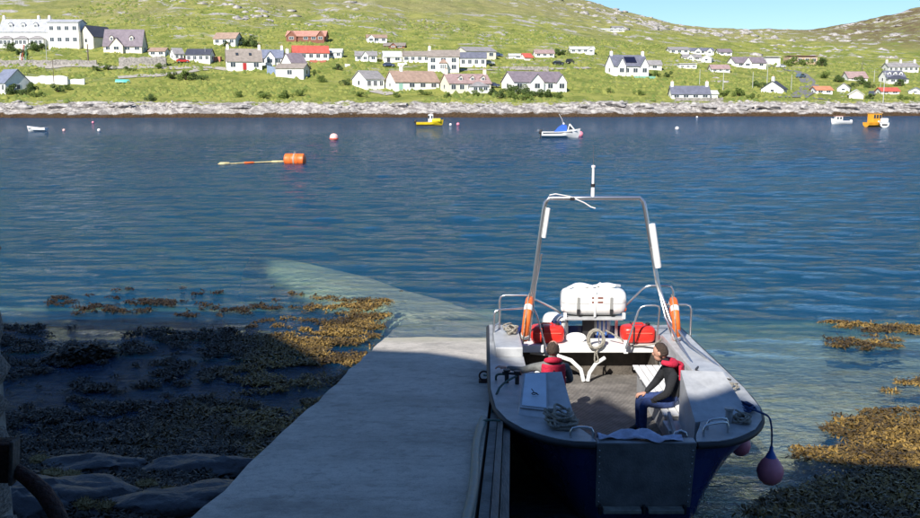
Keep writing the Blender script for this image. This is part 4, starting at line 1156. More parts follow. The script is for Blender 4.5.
def house(x0, x1, yb, ye, yr, wall, roof, label, yaw=0, depth=7.0, win=None, door=None, ch='', dorm=(), fg=(), gw=True, name='house', cat='house', solar=None, sky=(), porch=(), flat=False, lw=None):
    """x0..x1, base, eaves and ridge rows of the photograph; the place comes from where the foot meets the hillside"""
    cx = (x0 + x1) / 2
    p = hill_hit(cx, yb)
    k = (p - Vector((0, 0, CAM_H))).dot(Vector((0, CP, -SP))) / F          # metres per pixel there
    W = (x1 - x0) * k; a = R(yaw)
    L = max(3.0, (W - depth * abs(math.sin(a))) / math.cos(a)) if abs(yaw) < 60 else W
    D = depth
    if abs(yaw) >= 60: L, D = depth, W * .96          # gable turned to the viewer
    ez = (yb - ye) * k; rz_ = (yb - yr) * k
    root = empty(name, p + Vector((0, D / 2 * .6, 0)), a); tag(root, label, cat, 'houses of the village')
    WM, RM = wm(wall), rm_(roof)
    wall_body(L, D, ez, rz_).build('wall', WM, root)
    if flat:
        rf = MB().box((0, 0, rz_ + .1), (L + .4, D + .4, .25)).build('roof', RM, root)
    else:
        rf = gable_roof(L, D, ez, rz_).build('roof', RM, root)
    for s in ch:
        xx = {'l': -L / 2 + .45, 'r': L / 2 - .45, 'm': 0.0, 'L': -L / 4, 'R': L / 4}[s]
        c_ = cbox('chimney', (xx, 0, rz_ + .45), (.8, .8, 1.9), WM, rf)
        cbox('chimney_pot', (0, 0, .6), (.35, .35, .25), mat('chimney_pot', (.45, .28, .18), .8), c_)
    # front openings
    wy = -D / 2
    h = min(1.35, ez * .5)
    rows = [ez * .56] if ez < 4.2 else [ez * .30, ez * .76]
    n = win if win is not None else max(2, int(L / 3.2))
    doors = door if isinstance(door, tuple) else ((door, .5) if door else None)
    for zi in rows:
        for i in range(n):
            fx = (i + .5) / n
            if doors and zi == rows[0] and abs(fx - doors[1]) < .5 / n: continue
            if any(abs((fx - .5) * L - (g[0] - .5) * L) < g[1] * L * .5 + .5 for g in fg): continue
            window(root, ((fx - .5) * L, wy, zi), min(1.5, L / n * .5), h, 'f')
    if doors:
        cbox('door', ((doors[1] - .5) * L, wy - .02, min(2.1, ez * .8) / 2), (1.15, .12, min(2.1, ez * .8)), doors[0], root)
    if gw:
        gz = ez * .6
        window(root, (-L / 2, 0, gz), 1.0, min(1.2, ez * .45), 'l'); window(root, (L / 2, 0, gz), 1.0, min(1.2, ez * .45), 'r')
    # cross gables (pos, width fraction, apex fraction of roof)
    for g in fg:
        gx = (g[0] - .5) * L; gwid = g[1] * L; gz = ez + (rz_ - ez) * g[2]; pj = g[3] if len(g) > 3 else .5
        gb = MB().prism([(gx - gwid / 2, -4.4), (gx + gwid / 2, -4.4), (gx + gwid / 2, ez * .98), (gx, gz), (gx - gwid / 2, ez * .98)], 'y', wy - pj, .0 - .2).build('gable', WM, root)
        m = MB(); sl = (gz - ez * .98) / (gwid / 2)
        for s in (-1, 1):
            V = [(gx + s * (gwid / 2 + .25), wy - pj - .25, ez * .98 - sl * .25), (gx, wy - pj - .25, gz), (gx, -.1, gz), (gx + s * (gwid / 2 + .25), -.1, ez * .98 - sl * .25)]
            m.add(V + [(a_, b_, c_ + .16) for a_, b_, c_ in V], [(0, 1, 2, 3), (4, 5, 6, 7), (0, 1, 5, 4), (1, 2, 6, 5), (2, 3, 7, 6), (3, 0, 4, 7)])
        m.build('gable_roof', RM, gb)
        for zi in rows: window(gb, (gx, wy - pj, zi), min(1.6, gwid * .5), h, 'f')
    # dormers
    for fx in dorm:
        dx = (fx - .5) * L; t = .30; dz = ez + (rz_ - ez) * t; dy = wy * (1 - t); dh = min(1.3, (rz_ - ez) * .36); dw = 1.3
        d_ = MB().prism([(dx - dw / 2, dz - .6), (dx + dw / 2, dz - .6), (dx + dw / 2, dz + dh), (dx, dz + dh + .55), (dx - dw / 2, dz + dh)], 'y', dy - .1, dy * .25).build('dormer', WM, rf)
        m = MB()
        for s in (-1, 1):
            V = [(dx + s * (dw / 2 + .2), dy - .3, dz + dh - .17), (dx, dy - .3, dz + dh + .57), (dx, dy * .2, dz + dh + .57), (dx + s * (dw / 2 + .2), dy * .2, dz + dh - .17)]
            m.add(V + [(a_, b_, c_ + .12) for a_, b_, c_ in V], [(0, 1, 2, 3), (4, 5, 6, 7), (0, 1, 5, 4), (1, 2, 6, 5), (2, 3, 7, 6), (3, 0, 4, 7)])
        m.build('dormer_roof', RM, root)
        window(root, (dx, dy - .1, dz + dh * .5), .75, dh * .7, 'f')
    sl = math.atan2(rz_ - ez, D / 2)
    for fx, wd in ([(s, .8) for s in sky] + ([solar] if solar else [])):
        big = wd > 1
        hh = (.9 if not big else (rz_ - ez) * .62)
        o = cbox('solar_panel' if big else 'skylight', ((fx - .5) * L, wy * .52, ez + (rz_ - ez) * .52 + .24), (wd, hh / math.cos(sl) if big else 1.1, .08), M_SOLAR if big else M_PANE, rf)
        o.rotation_euler = (sl, 0, 0)
    for fx, wd, pc in porch:          # lean-to porches with their own small roof
        gx = (fx - .5) * L; pd = 2.2; ph = min(2.6, ez * .62)
        pb = MB().box((gx, wy - pd / 2, ph / 2 - 1.5), (wd, pd, ph + 3)).build('porch', wm('white'), root)
        MB().add([(gx - wd / 2 - .3, wy - pd - .3, ph), (gx + wd / 2 + .3, wy - pd - .3, ph), (gx + wd / 2 + .3, wy, ph), (gx - wd / 2 - .3, wy, ph), (gx - wd * .12, wy - .4, ph + 1.35), (gx + wd * .12, wy - .4, ph + 1.35)],
                 [(0, 1, 5, 4), (1, 2, 5), (3, 0, 4), (2, 3, 4, 5), (0, 3, 2, 1)]).build('porch_roof', rm_(pc), pb)
        for q in (-.28, 0, .28): window(pb, (gx + q * wd, wy - pd, ph * .58), wd * .2, ph * .5, 'f')
    return root, L, D, ez, rz_

HS = [
 # the long white building at the upper left
 dict(x0=2, x1=50, yb=47, ye=32, yr=20, wall='white', roof='palegrey', label='long white building with three grey porches and dormers at the upper left', yaw=0, depth=8, win=0, ch='lRr', dorm=(.22, .48, .74), porch=((.17, 5.0, 'grey'), (.49, 5.0, 'grey'), (.81, 5.2, 'grey')), name='guest_house'),
 dict(x0=50.5, x1=81, yb=47, ye=23, yr=20, wall='white', roof='palegrey', label='white two storey wing joined to the right of the porched white building', yaw=0, depth=8, win=4, gw=True, name='guest_house'),
 dict(x0=86, x1=105, yb=47, ye=37, yr=26.5, wall='cream', roof='dark', label='cream gable end house with dark roof beside the dormered purple roof', yaw=68, depth=11, win=0, door=M_DOORB),
 dict(x0=104, x1=143, yb=52, ye=46, yr=30, wall='cream', roof='purple', label='house with steep purple slate roof, two brown dormers and white front gable', yaw=4, depth=8, win=4, dorm=(.2, .72), fg=((.36, .34, .45, 1.2),)),
 dict(x0=150, x1=166, yb=56, ye=51.5, yr=48, wall='white', roof='tan', label='small white cottage with tan roof below the purple slate house', yaw=0, depth=6, win=2),
 dict(x0=167, x1=184, yb=60, ye=54, yr=48.5, wall='white', roof='grey', label='white gabled cottage with grey roof left of the dark panelled roof', yaw=30, depth=6, win=2),
 dict(x0=187, x1=211, yb=62, ye=55, yr=49.5, wall='white', roof='dark', label='low white house whose roof is covered with dark panels', yaw=0, depth=6.5, win=4),
 dict(x0=214, x1=240, yb=45, ye=39, yr=33, wall='white', roof='tan', label='white bungalow with tan roof alone on the slope above the red door cottage', yaw=-10, depth=7, win=3, gw=True),
 dict(x0=223, x1=262, yb=70, ye=61.5, yr=49.5, wall='white', roof='taupe', label='white cottage with taupe roof, two skylights and a red door', yaw=16, depth=7.5, win=3, door=(M_DOORR, .5), ch='lr', sky=(.3, .68)),
 dict(x0=258, x1=283, yb=65, ye=58, yr=50, wall='white', roof='blue', label='white house with blue slate roof and front gable beside the red door cottage', yaw=4, depth=7, win=3, ch='r', fg=((.5, .4, .75, .8),)),
 dict(x0=279, x1=306, yb=69, ye=63, yr=53.5, wall='white', roof='purple', label='white gabled house with grey purple roof behind the grey lean-to shed', yaw=34, depth=8, win=2, ch='l'),
 dict(x0=276, x1=308, yb=77.5, ye=68.5, yr=64, wall='pale', roof='taupe', label='long pale shed with low roof in front of the gabled house', yaw=-10, depth=6, win=1, name='shed', cat='shed'),
 dict(x0=290, x1=329, yb=60, ye=53, yr=46, wall='white', roof='red', label='long white house with bright red roof in the left middle of the village', yaw=12, depth=7.5, win=5),
 dict(x0=329, x1=342, yb=57.5, ye=52.5, yr=49, wall='white', roof='pale', label='small white annex at the right end of the red roofed house', yaw=0, depth=5.5, win=2),
 dict(x0=287, x1=326, yb=41, ye=36.5, yr=31, wall='brown', roof='salmon', label='brown timber bungalow with salmon roof high on the slope', yaw=0, depth=9, win=5, fg=((.88, .2, .9, .6), (.14, .26, .9, .6))),
 dict(x0=365, x1=387, yb=42.5, ye=38, yr=34.8, wall='white', roof='tan', label='white bungalow with tan roof above the low brown cottage', yaw=8, depth=7, win=3, fg=((.2, .34, .9, .6),)),
 dict(x0=384, x1=405, yb=48, ye=46, yr=43, wall='brown', roof='taupe', label='low brown cottage with white gable half hidden in the grass', yaw=0, depth=7, win=2, fg=((.45, .3, .9, .6),)),
 dict(x0=354, x1=377, yb=61, ye=56, yr=51.5, wall='white', roof='grey', label='white cottage with grey roof and central gable left of the cream garage', yaw=6, depth=6.5, win=3, fg=((.45, .3, .95, .6),)),
 dict(x0=381, x1=402, yb=62, ye=57, yr=51.5, wall='white', roof='pale', label='pale house with dark garage door left of the tan roofed terrace', yaw=10, depth=7, win=2, door=(M_DOORD, .25)),
 dict(x0=403, x1=430, yb=62, ye=56, yr=51.3, wall='white', roof='taupe', label='white bungalow with taupe roof joined to the two storey cream house', yaw=0, depth=7, win=4),
 dict(x0=351, x1=384, yb=88.5, ye=79, yr=71, wall='white', roof='grey', label='white cottage with broad bright gable and grey roof near the shore', yaw=36, depth=8, win=3),
 dict(x0=384, x1=439, yb=89.5, ye=82, yr=71.5, wall='white', roof='tan', label='white house with wide tan roof, green garage door and tall chimney', yaw=24, depth=9, win=4, ch='L', door=(M_DOORG, .12)),
 dict(x0=428, x1=459, yb=71.5, ye=57, yr=50.5, wall='white', roof='taupe', label='two storey cream white house with brown roof and small porch', yaw=0, depth=8, win=3, ch='l', porch=((.5, 2.4, 'tan'),)),
 dict(x0=460, x1=486, yb=66.5, ye=58, yr=52.5, wall='white', roof='slate', label='white house with long dark slate roof right of the two storey house', yaw=0, depth=6.5, win=4),
 dict(x0=455, x1=496, yb=58, ye=51.5, yr=47, wall='cream', roof='grey', label='cream hall with grey roof behind the dark slate roofed house', yaw=22, depth=11, win=3),
 dict(x0=440, x1=491, yb=92, ye=83.5, yr=74.5, wall='cream', roof='pink', label='pale stone house with three dormers, two chimneys and a veranda by the shore', yaw=20, depth=8, win=5, ch='lr', dorm=(.3, .58, .84), porch=((.68, 5.5, 'grey'),)),
 dict(x0=502, x1=566, yb=91, ye=82, yr=72, wall='white', roof='purple', label='large white house with purple slate roof above the dark shrubs', yaw=22, depth=9, win=5, fg=((.42, .26, .75, .8), (.90, .2, .75, .8))),
 dict(x0=509, x1=527, yb=58.5, ye=56, yr=54, wall='white', roof='pale', label='low white sheds left of the red tent roof', yaw=0, depth=5, win=1, gw=False, name='shed', cat='shed'),
 dict(x0=521, x1=532, yb=60, ye=57.5, yr=53.5, wall='pale', roof='red', label='small shed with bright red roof on the middle slope', yaw=20, depth=5, win=0, gw=False, name='shed', cat='shed'),
 dict(x0=534, x1=554, yb=57, ye=53.5, yr=50, wall='white', roof='pink', label='pink roofed cottage right of the small red shed', yaw=4, depth=6, win=3),
 dict(x0=570, x1=594, yb=53, ye=49.5, yr=46.8, wall='white', roof='pale', label='long white bungalow alone on the slope left of the solar house', yaw=0, depth=7, win=4, fg=((.85, .25, .9, .6),)),
 dict(x0=598, x1=624, yb=31.5, ye=29.8, yr=28.3, wall='pale', roof='pale', label='long pale building on the hill near the skyline', yaw=0, depth=9, win=3, gw=False),
 dict(x0=612, x1=623, yb=29.5, ye=27.6, yr=26, wall='grey', roof='grey', label='grey block on top of the long pale hill building', yaw=0, depth=7, win=2, gw=False),
 dict(x0=607, x1=648, yb=76, ye=66, yr=55.5, wall='white', roof='slate', label='tall white house with slate roof, twin front gables and black solar panel', yaw=14, depth=8, win=4, ch='lr', fg=((.2, .24, .72, .7), (.87, .24, .72, .7)), solar=(.53, 4.0)),
 dict(x0=647, x1=661, yb=69.5, ye=65, yr=60.5, wall='pale', roof='grey', label='grey roofed garage just right of the solar house', yaw=0, depth=6, win=1, gw=False, name='garage', cat='garage'),
 dict(x0=671, x1=710, yb=99, ye=94, yr=86.5, wall='white', roof='slate', label='low white shore cottage with blue slate roof and white end chimneys', yaw=-4, depth=7, win=4, ch='lr'),
 dict(x0=708, x1=716, yb=98, ye=94, yr=91, wall='white', roof='pale', label='tiny white outhouse at the right end of the shore cottage', yaw=0, depth=4, win=0, gw=False, name='shed', cat='shed'),
 dict(x0=669, x1=688, yb=53.5, ye=50, yr=47, wall='pale', roof='grey', label='grey round topped hall at the upper middle right', yaw=0, depth=9, win=3, gw=False),
 dict(x0=690, x1=713, yb=54, ye=51, yr=48, wall='white', roof='slate', label='white bungalow with slate roof right of the grey hall', yaw=0, depth=7, win=3, fg=((.3, .3, .9, .6), (.8, .25, .9, .6))),
 dict(x0=718, x1=731, yb=55, ye=52.3, yr=49, wall='white', roof='purple', label='small house with purple roof right of the slate bungalow', yaw=0, depth=7, win=2),
 dict(x0=683, x1=701, yb=60, ye=57.5, yr=54.5, wall='white', roof='grey', label='white gabled bungalow below the slate roofed bungalow', yaw=0, depth=6, win=2, fg=((.35, .4, .95, .6),)),
 dict(x0=703, x1=713, yb=62, ye=58.5, yr=54.8, wall='white', roof='pale', label='small white gable end below the upper right bungalows', yaw=70, depth=7, win=0, gw=True),
 dict(x0=679, x1=696, yb=68, ye=65.2, yr=64, wall='white', roof='pale', label='low flat white building right of the grey garage', yaw=0, depth=5, win=3, gw=False, flat=True),
 dict(x0=711, x1=729, yb=72, ye=69, yr=65, wall='pale', roof='pink', label='pale cottage with pinkish roof above the lone pole', yaw=0, depth=6, win=3),
 dict(x0=730, x1=766, yb=67, ye=63, yr=57.2, wall='white', roof='purple', label='white house with purple roof and left gable by the upper road', yaw=10, depth=8, win=3, fg=((.36, .26, .9, .9),)),
 dict(x0=765, x1=779, yb=64, ye=58.5, yr=57, wall='pale', roof='pale', label='plain pale grey box building beside the upper road', yaw=0, depth=8, win=0, gw=False, flat=True),
 dict(x0=788, x1=816, yb=63.5, ye=57.5, yr=56.2, wall='tan', roof='brown', label='tan and red flat roofed building on the right hillside', yaw=0, depth=8, win=4, gw=False, flat=True),
 dict(x0=765, x1=787, yb=93, ye=89, yr=81.5, wall='white', roof='dark', label='white cottage with steep dark roof left of the shore road', yaw=52, depth=7, win=2, ch='l'),
 dict(x0=815, x1=831, yb=93.5, ye=90, yr=86.5, wall='white', roof='orange', label='low white house with orange roof right of the shore road', yaw=0, depth=6, win=2),
 dict(x0=839, x1=851, yb=91.5, ye=88, yr=83.5, wall='white', roof='grey', label='small white gable above the cream gable near the right shore', yaw=66, depth=6, win=0),
 dict(x0=850, x1=864, yb=98, ye=94.5, yr=90, wall='cream', roof='pale', label='plain cream gable end close to the right shore', yaw=72, depth=7, win=0, gw=False),
 dict(x0=847, x1=866, yb=80.5, ye=78, yr=72, wall='pale', roof='pink', label='cottage with pink roof standing in the bracken on the right', yaw=0, depth=7, win=2),
 dict(x0=887, x1=917, yb=71.5, ye=67, yr=63, wall='pale', roof='grey', label='long grey white building highest at the right edge', yaw=0, depth=7, win=6, ch='lmr'),
 dict(x0=885, x1=903, yb=83, ye=77, yr=71, wall='white', roof='slate', label='white house with three dormers and dark veranda at the right', yaw=0, depth=7, win=3, dorm=(.18, .5, .82), porch=((.5, 7.0, 'dark'),)),
 dict(x0=880, x1=898, yb=94, ye=91.3, yr=88, wall='white', roof='red', label='low cottage with bright red roof near the right shore', yaw=0, depth=5, win=2),
 dict(x0=911, x1=924, yb=93.5, ye=91, yr=87.8, wall='white', roof='blue', label='small white gabled cottage cut by the right edge', yaw=62, depth=6, win=0),
 dict(x0=-8, x1=25, yb=93, ye=83, yr=70, wall='white', roof='blue', label='white house with blue grey roof cut by the left edge near the shore', yaw=-32, depth=8, win=3),
 dict(x0=750, x1=752, yb=1, ye=0, yr=0, wall='white', roof='grey', label='', yaw=0)]
for h in HS[:-1]: house(**h)

# walls, sheds and small things of the village
def block(x0, x1, yb, yt, m, name, label, cat, depth=.6, cap=None):
    p = hill_hit((x0 + x1) / 2, yb); k = (p - Vector((0, 0, CAM_H))).length / F
    W = (x1 - x0) * k; H = (yb - yt) * k; root = empty(name, p); tag(root, label, cat)
    mm = MB(); n = max(2, int(W / 1.2)); rr = random.Random(int(x0 * 7))
    V = []
    tops = [H * (1 + rr.uniform(-.16, .12)) for _ in range(n + 1)]
    for i in range(n + 1):
        x = -W / 2 + W * i / n
        V += [(x, -depth / 2, -3), (x, -depth / 2 * .8, tops[i]), (x, depth / 2 * .8, tops[i]), (x, depth / 2, -3)]
    Fc = [(4 * i + j, 4 * i + 4 + j, 4 * i + 5 + j, 4 * i + 1 + j) for i in range(n) for j in range(3)] + [(0, 1, 2, 3), tuple(4 * n + j for j in range(4))]
    mm.add(V, Fc).build('wall', m, root)
    if cap: MB().box((0, 0, H + .15), (W * 1.02, depth * 1.3, .15)).build('coping', cap, root)
    return root
M_DRYST = mat('dry_stone', (.36, .33, .30), .9, scale=1.6, bump=.8, bscale=3, col2=(.15, .14, .13))
block(24, 66, 84, 77, wm('pale'), 'ruined_wall', 'long pale roofless wall below the left coast road', 'wall', 1.2)
block(66, 84, 83.5, 79.5, wm('white'), 'ruined_wall', 'short white wall right of the long pale roofless wall', 'wall', 1.0)
block(121, 165, 65, 58, M_DRYST, 'stone_wall', 'dark dry stone retaining wall below the purple roofed house', 'wall', 1.2)
block(0, 92, 65, 60.5, M_DRYST, 'roadside_wall', 'grey roadside wall along the left coast road', 'wall', .5)
block(345, 350, 66.5, 64, wm('pale'), 'ruined_wall', 'tiny pale wall stub left of the grey roofed cottage', 'wall', .5)
block(676, 722, 101, 98, M_DRYST, 'garden_wall', 'low grey garden wall in front of the blue slate shore cottage', 'wall', .5)
block(486, 548, 69, 66.5, M_DRYST, 'roadside_wall', 'grey wall along the middle road right of the dark slate house', 'wall', .5)
block(310, 326, 62.5, 60.3, mat('brick_red', (.42, .13, .09), .85, var=.25, scale=3), 'terrace_wall', 'red terrace wall below the bright red roof', 'wall', .8)
block(627, 655, 78, 76.3, mat('green_sheet', (.16, .36, .26), .7), 'green_fence', 'low green fence in front of the solar house', 'fence', .1)
block(214, 221, 61, 56.5, mat('terracotta_wall', (.46, .20, .13), .85), 'terracotta_shed', 'terracotta coloured shed left of the red door cottage', 'shed', 3)
block(268, 277, 74, 66.5, mat('blue_container', (.20, .26, .38), .6, var=.2, scale=2), 'blue_container', 'blue grey container beside the long pale shed', 'container', 3)
block(398, 407, 65.5, 63.5, wm('white'), 'white_van_roof', 'small white trailer parked above the tan roofed house', 'trailer', 2)

def pole(px, yb, yt, m, label, r=.11, arm=False, lamp=False):
    p = hill_hit(px, yb); k = (p - Vector((0, 0, CAM_H))).length / F; H = (yb - yt) * k
    root = empty('utility_pole' if not lamp else 'flag_pole', p); tag(root, label, 'pole', 'poles of the village')
    MB().tube([(0, 0, -.5), (0, 0, H * .5), (0, 0, H)], [r * 1.2, r, r * .8], 8).build('shaft', m, root)
    if arm: MB().box((0, 0, H - .5), (1.5, .1, .12)).build('crossarm', m, root)
    for i in (-1, 1):
        if arm: MB().lathe([(.001, 0), (.05, 0), (.05, .18), (.001, .18)], (i * .6, 0, H - .44), 6).build('insulator', M_WHITE, root)
    if lamp: MB().ball((0, 0, H), (.3, .3, .3), 6).build('finial', m, root)
M_POLE = mat('pole_timber', (.13, .10, .08), .85, var=.3, scale=3); M_POLEW = mat('pole_grey', (.45, .45, .44), .6)
pole(88.5, 64, 46, M_POLE, 'dark timber pole in front of the cream gable house', .22)
pole(47, 63, 34, M_POLEW, 'pale flag pole in front of the porched white building', .09, lamp=True)
pole(54, 84, 62, M_POLE, 'timber utility pole near the long pale roofless wall', .1, True)
pole(205.5, 63, 48, M_POLEW, 'thin pale pole by the dark panelled roof', .07)
pole(310, 77, 62, M_POLE, 'timber pole at the right end of the long pale shed', .1, True)
pole(403.5, 64, 49, M_POLE, 'timber pole left of the taupe roofed bungalow', .1, True)
pole(723, 90, 70, M_POLEW, 'pale pole on the open grass right of the shore cottage', .10, True)
pole(699.5, 85, 70, M_POLEW, 'thin pole above the blue slate shore cottage', .08)
pole(767, 84, 60, M_POLEW, 'pale pole beside the pale box building', .09, True)
pole(752.5, 88, 73, M_POLEW, 'thin pole left of the steep dark roofed cottage', .08)
pole(791, 92, 76, M_POLEW, 'thin pole beside the shore road', .08)
pole(862, 72, 62, M_POLE, 'dark pole behind the pink roofed cottage', .11)
pole(874, 82, 71, M_POLEW, 'thin pole left of the dormered veranda house', .08)
pole(883, 103, 75, M_POLEW, 'tall pale pole standing by the right shore', .10, True)
pole(880, 92, 80, M_POLEW, 'short pale pole at the left end of the red roofed cottage', .08)

# steps with coloured rails below the porched white building
st = hill_hit(23, 64); k = (st - Vector((0, 0, CAM_H))).length / F
sr = empty('garden_steps', st); tag(sr, 'white garden steps with red and green rails climbing to the porched building', 'steps')
top_ = hill_hit(25, 47) - st
for i in range(14):
    t = i / 13; q = top_ * t
    MB().box((q.x, q.y, q.z + .1), (1.9 - .5 * t, .9, .5)).build('step', M_WHITE, sr)
for dx, c in ((-1.15, M_WHITE), (-.35, mat('rail_red', (.45, .05, .05), .5)), (.95, mat('rail_green', (.06, .25, .12), .5))):
    MB().tube([(dx, 0, 1.0), (top_.x + dx * .6, top_.y, top_.z + 1.2)], .16, 6).build('rail', c, sr)

def car(px, py, m, label, yaw=0, s=1.0):
    p = hill_hit(px, py); root = empty('parked_car', p + Vector((0, 0, .12)), R(yaw)); root.scale = (s, s, s); tag(root, label, 'car', 'cars parked in the village')
    prof = [(-2.05, .3), (2.0, .3), (2.05, .62), (1.9, .85), (1.05, .95), (.45, 1.42), (-1.05, 1.45), (-1.75, .98), (-2.05, .9)]
    MB().prism(prof, 'y', -.82, .82).build('body', m, root)
    gl = [(.95, .96), (.42, 1.36), (-1.0, 1.38), (-1.55, .98)]
    for s_ in (-1, 1): MB().prism(gl, 'y', s_ * .82, s_ * .85).build('side_window', M_PANE, root)
    for x in (-1.3, 1.3):
        for s_ in (-1, 1):
            w_ = MB().lathe([(.001, -.1), (.31, -.1), (.31, .1), (.001, .1)], (x, s_ * .8, .31), 12, 'y').build('wheel', M_RUB, root)
            MB().lathe([(.001, -.11), (.18, -.11), (.18, .11), (.001, .11)], (x, s_ * .8, .31), 10, 'y').build('rim', M_STEEL, w_)
CARS = [(183, 63, 'red', (.5, .03, .02), 'red car parked below the grey gabled cottage', 20), (389, 67, 'dark blue', (.02, .03, .08), 'dark car parked above the white cottage with the broad gable', 0), (497, 56.5, 'navy', (.03, .06, .14), 'navy car parked right of the cream hall', 15), (558, 65, 'black', (.01, .01, .012), 'black car on the grass below the pink roofed cottage', 10), (570, 63.5, 'blackish', (.015, .016, .02), 'black car on the track right of the other black car', 60), (493, 87.5, 'navyblue', (.03, .04, .10), 'dark blue car parked between the stone house and the purple roof', 5),
        (489, 65, 'silver', (.35, .36, .38), 'silver car right of the dark slate roofed house', 0), (781, 68, 'white', (.7, .7, .7), 'white car on the upper road below the pale box building', 30), (801, 78, 'bluegrey', (.10, .15, .20), 'blue car on the bend of the shore road', 40), (872, 96, 'darkgrey', (.06, .07, .09), 'dark grey car right of the cream gable end', 60)]
for px, py, nm_, c, lb, yw in CARS: car(px, py, mat('car_' + nm_.replace(' ', '_'), c, .3, coat=.4), lb, yw)

# roads and tracks draped on the hillside
M_ROAD = mat('road_asphalt', (.17, .165, .165), .9, var=.2, scale=.8); M_TRACK = mat('gravel_track', (.36, .33, .29), .95, var=.25, scale=.8)
def road(pts, wd, m, name):
    P = []
    for i in range(len(pts) - 1):
        a, b = hill_hit(*pts[i]), hill_hit(*pts[i + 1]); n = max(2, int((b - a).length / 1.5))
        P += [a.lerp(b, t / n) for t in range(n)]
    P.append(hill_hit(*pts[-1]))
    V = []; nw = 5
    for i, p in enumerate(P):
        d = P[min(i + 1, len(P) - 1)] - P[max(i - 1, 0)]; d.z = 0; d.normalize(); s = Vector((-d.y, d.x, 0))
        for j in range(nw):
            q = p + s * wd * (j / (nw - 1) - .5)
            V.append((q.x, q.y, float(hill_h(np.array([q.x]), np.array([q.y]))[0]) + .16))
    o = MB().add(V, [(i * nw + j, i * nw + j + 1, (i + 1) * nw + j + 1, (i + 1) * nw + j) for i in range(len(P) - 1) for j in range(nw - 1)]).build(name, m, None, 60)
    tag(o, kind='structure'); return o
road([(-20, 66.5), (40, 66.3), (90, 66), (140, 67.5), (178, 68.5), (215, 68), (236, 71)], 4.5, M_TRACK, 'coast_road')
road([(118, 78), (150, 76), (180, 73), (205, 69)], 4, M_TRACK, 'gravel_track')
road([(798, 97), (806, 92), (811, 86), (806, 79), (800, 74), (786, 69), (774, 66)], 5.5, M_ROAD, 'shore_road')
road([(770, 97), (798, 97), (830, 100)], 4, M_ROAD, 'quay_road')
road([(372, 91), (384, 93), (392, 95)], 4, M_TRACK, 'driveway')
road([(460, 70), (500, 70), (550, 69.5), (590, 68)], 3.5, M_TRACK, 'middle_road')

# rocks: shore boulders, outcrops on the hill
M_SHROCK = mat('shore_gneiss', (.48, .45, .42), .9, scale=.8, bump=.7, bscale=2, col2=(.17, .155, .15))
r2 = np.random.RandomState(77)
def rock_field(name, P, S, m, seed, label, cat, nvar=6, flat=.62):
    base = []
    for k in range(nvar):
        bm = rough_rock(seed + k, 1, .45, flat, 1.1)
        bm.verts.index_update()
        base.append((np.array([v.co[:] for v in bm.verts]), np.array([[v.index for v in f.verts] for f in bm.faces]))); bm.free()
    co, fa, off = [], [], 0
    r = np.random.RandomState(seed)
    for i, (p, s) in enumerate(zip(P, S)):
        v, f = base[i % nvar]; a = r.rand() * 6.28; c_, s_ = math.cos(a), math.sin(a)
        st = np.array([s * (.8 + .9 * r.rand()), s * (.7 + .5 * r.rand()), s * (.5 + .6 * r.rand())])
        q = v * st; q = np.stack([q[:, 0] * c_ - q[:, 1] * s_, q[:, 0] * s_ + q[:, 1] * c_, q[:, 2]], -1) + p
        co.append(q); fa.append(f + off); off += len(v)
    o = link(name, np_mesh(name, np.concatenate(co), np.concatenate(fa), m)); tag(o, label, cat, kind='stuff'); return o
xx = r2.uniform(-150, 180, 2600); sh = np.array([np.interp(xx, SX, SY)])[0]
yy = sh + 5.5 * fbm(xx * .03, xx * 0 + 3.3, 5, 3) + r2.uniform(5.0, 13.5, 2600); zz = hill_h(xx, yy)
clus = fbm(xx / 9, yy * 0 + 2, 87, 3) > -.12
rock_field('shore_rocks', np.stack([xx, yy, zz - .15], -1)[clus], (.25 + .75 * r2.rand(2600) ** 2.5)[clus], M_SHROCK, 501, 'grey gneiss boulders along the far tide line', 'rocks')
# outcrops in streaks
N = 16000
xx = r2.uniform(-330, 380, N); yy = r2.uniform(300, 860, N)
s1 = fbm(xx / 42, yy / 26, 91, 4); s2 = fbm(xx / 150, yy / 110, 93, 2)
kp = (s1 > .17) & (s2 > -.15 - .2 * (yy > 420))
xx, yy = xx[kp], yy[kp]
rock_field('hill_outcrops', np.stack([xx, yy, hill_h(xx, yy) - .45], -1), (.5 + 2.0 * r2.rand(len(xx)) ** 3) * (1 + (yy - 300) / 700), M_SHROCK, 601, 'grey rock outcrops breaking through the hillside grass', 'rocks', flat=.5)
BLD = ((612, 106, 2.2), (590, 108, 1.8), (640, 107, 2.4), (703, 107, 2.0), (740, 108, 2.3), (770, 108, 1.9), (800, 108.5, 2.0), (845, 108, 2.2), (885, 107, 1.8), (910, 107.5, 2.0), (180, 107, 2.0), (240, 108, 1.7), (90, 106, 2.4), (120, 107, 2.0), (60, 107, 1.8), (480, 107, 1.6), (400, 107, 1.8), (20, 108, 1.9), (330, 108, 1.6), (560, 107, 1.6))
ORD = ['leftmost', 'second', 'third', 'fourth', 'fifth', 'sixth', 'seventh', 'eighth', 'ninth', 'tenth', 'eleventh', 'twelfth', 'thirteenth', 'fourteenth', 'fifteenth', 'sixteenth', 'seventeenth', 'eighteenth', 'nineteenth', 'twentieth']
for i, (px, py, s) in enumerate(sorted(BLD)):
    p = hill_hit(px, py); bm = rough_rock(700 + i, 3, .4, .55, 1.3)
    for v in bm.verts: v.co = Vector((v.co.x * s * 1.7, v.co.y * s, v.co.z * s * .8))
    o = MB().bm(bm).build('shore_boulder', M_SHROCK, None, 40); o.location = p + Vector((0, .6, .1))
    tag(o, 'large grey boulder on the far shore, ' + ORD[i] + ('' if i == 0 else ' from the left'), 'boulder', 'large boulders on the far shore')

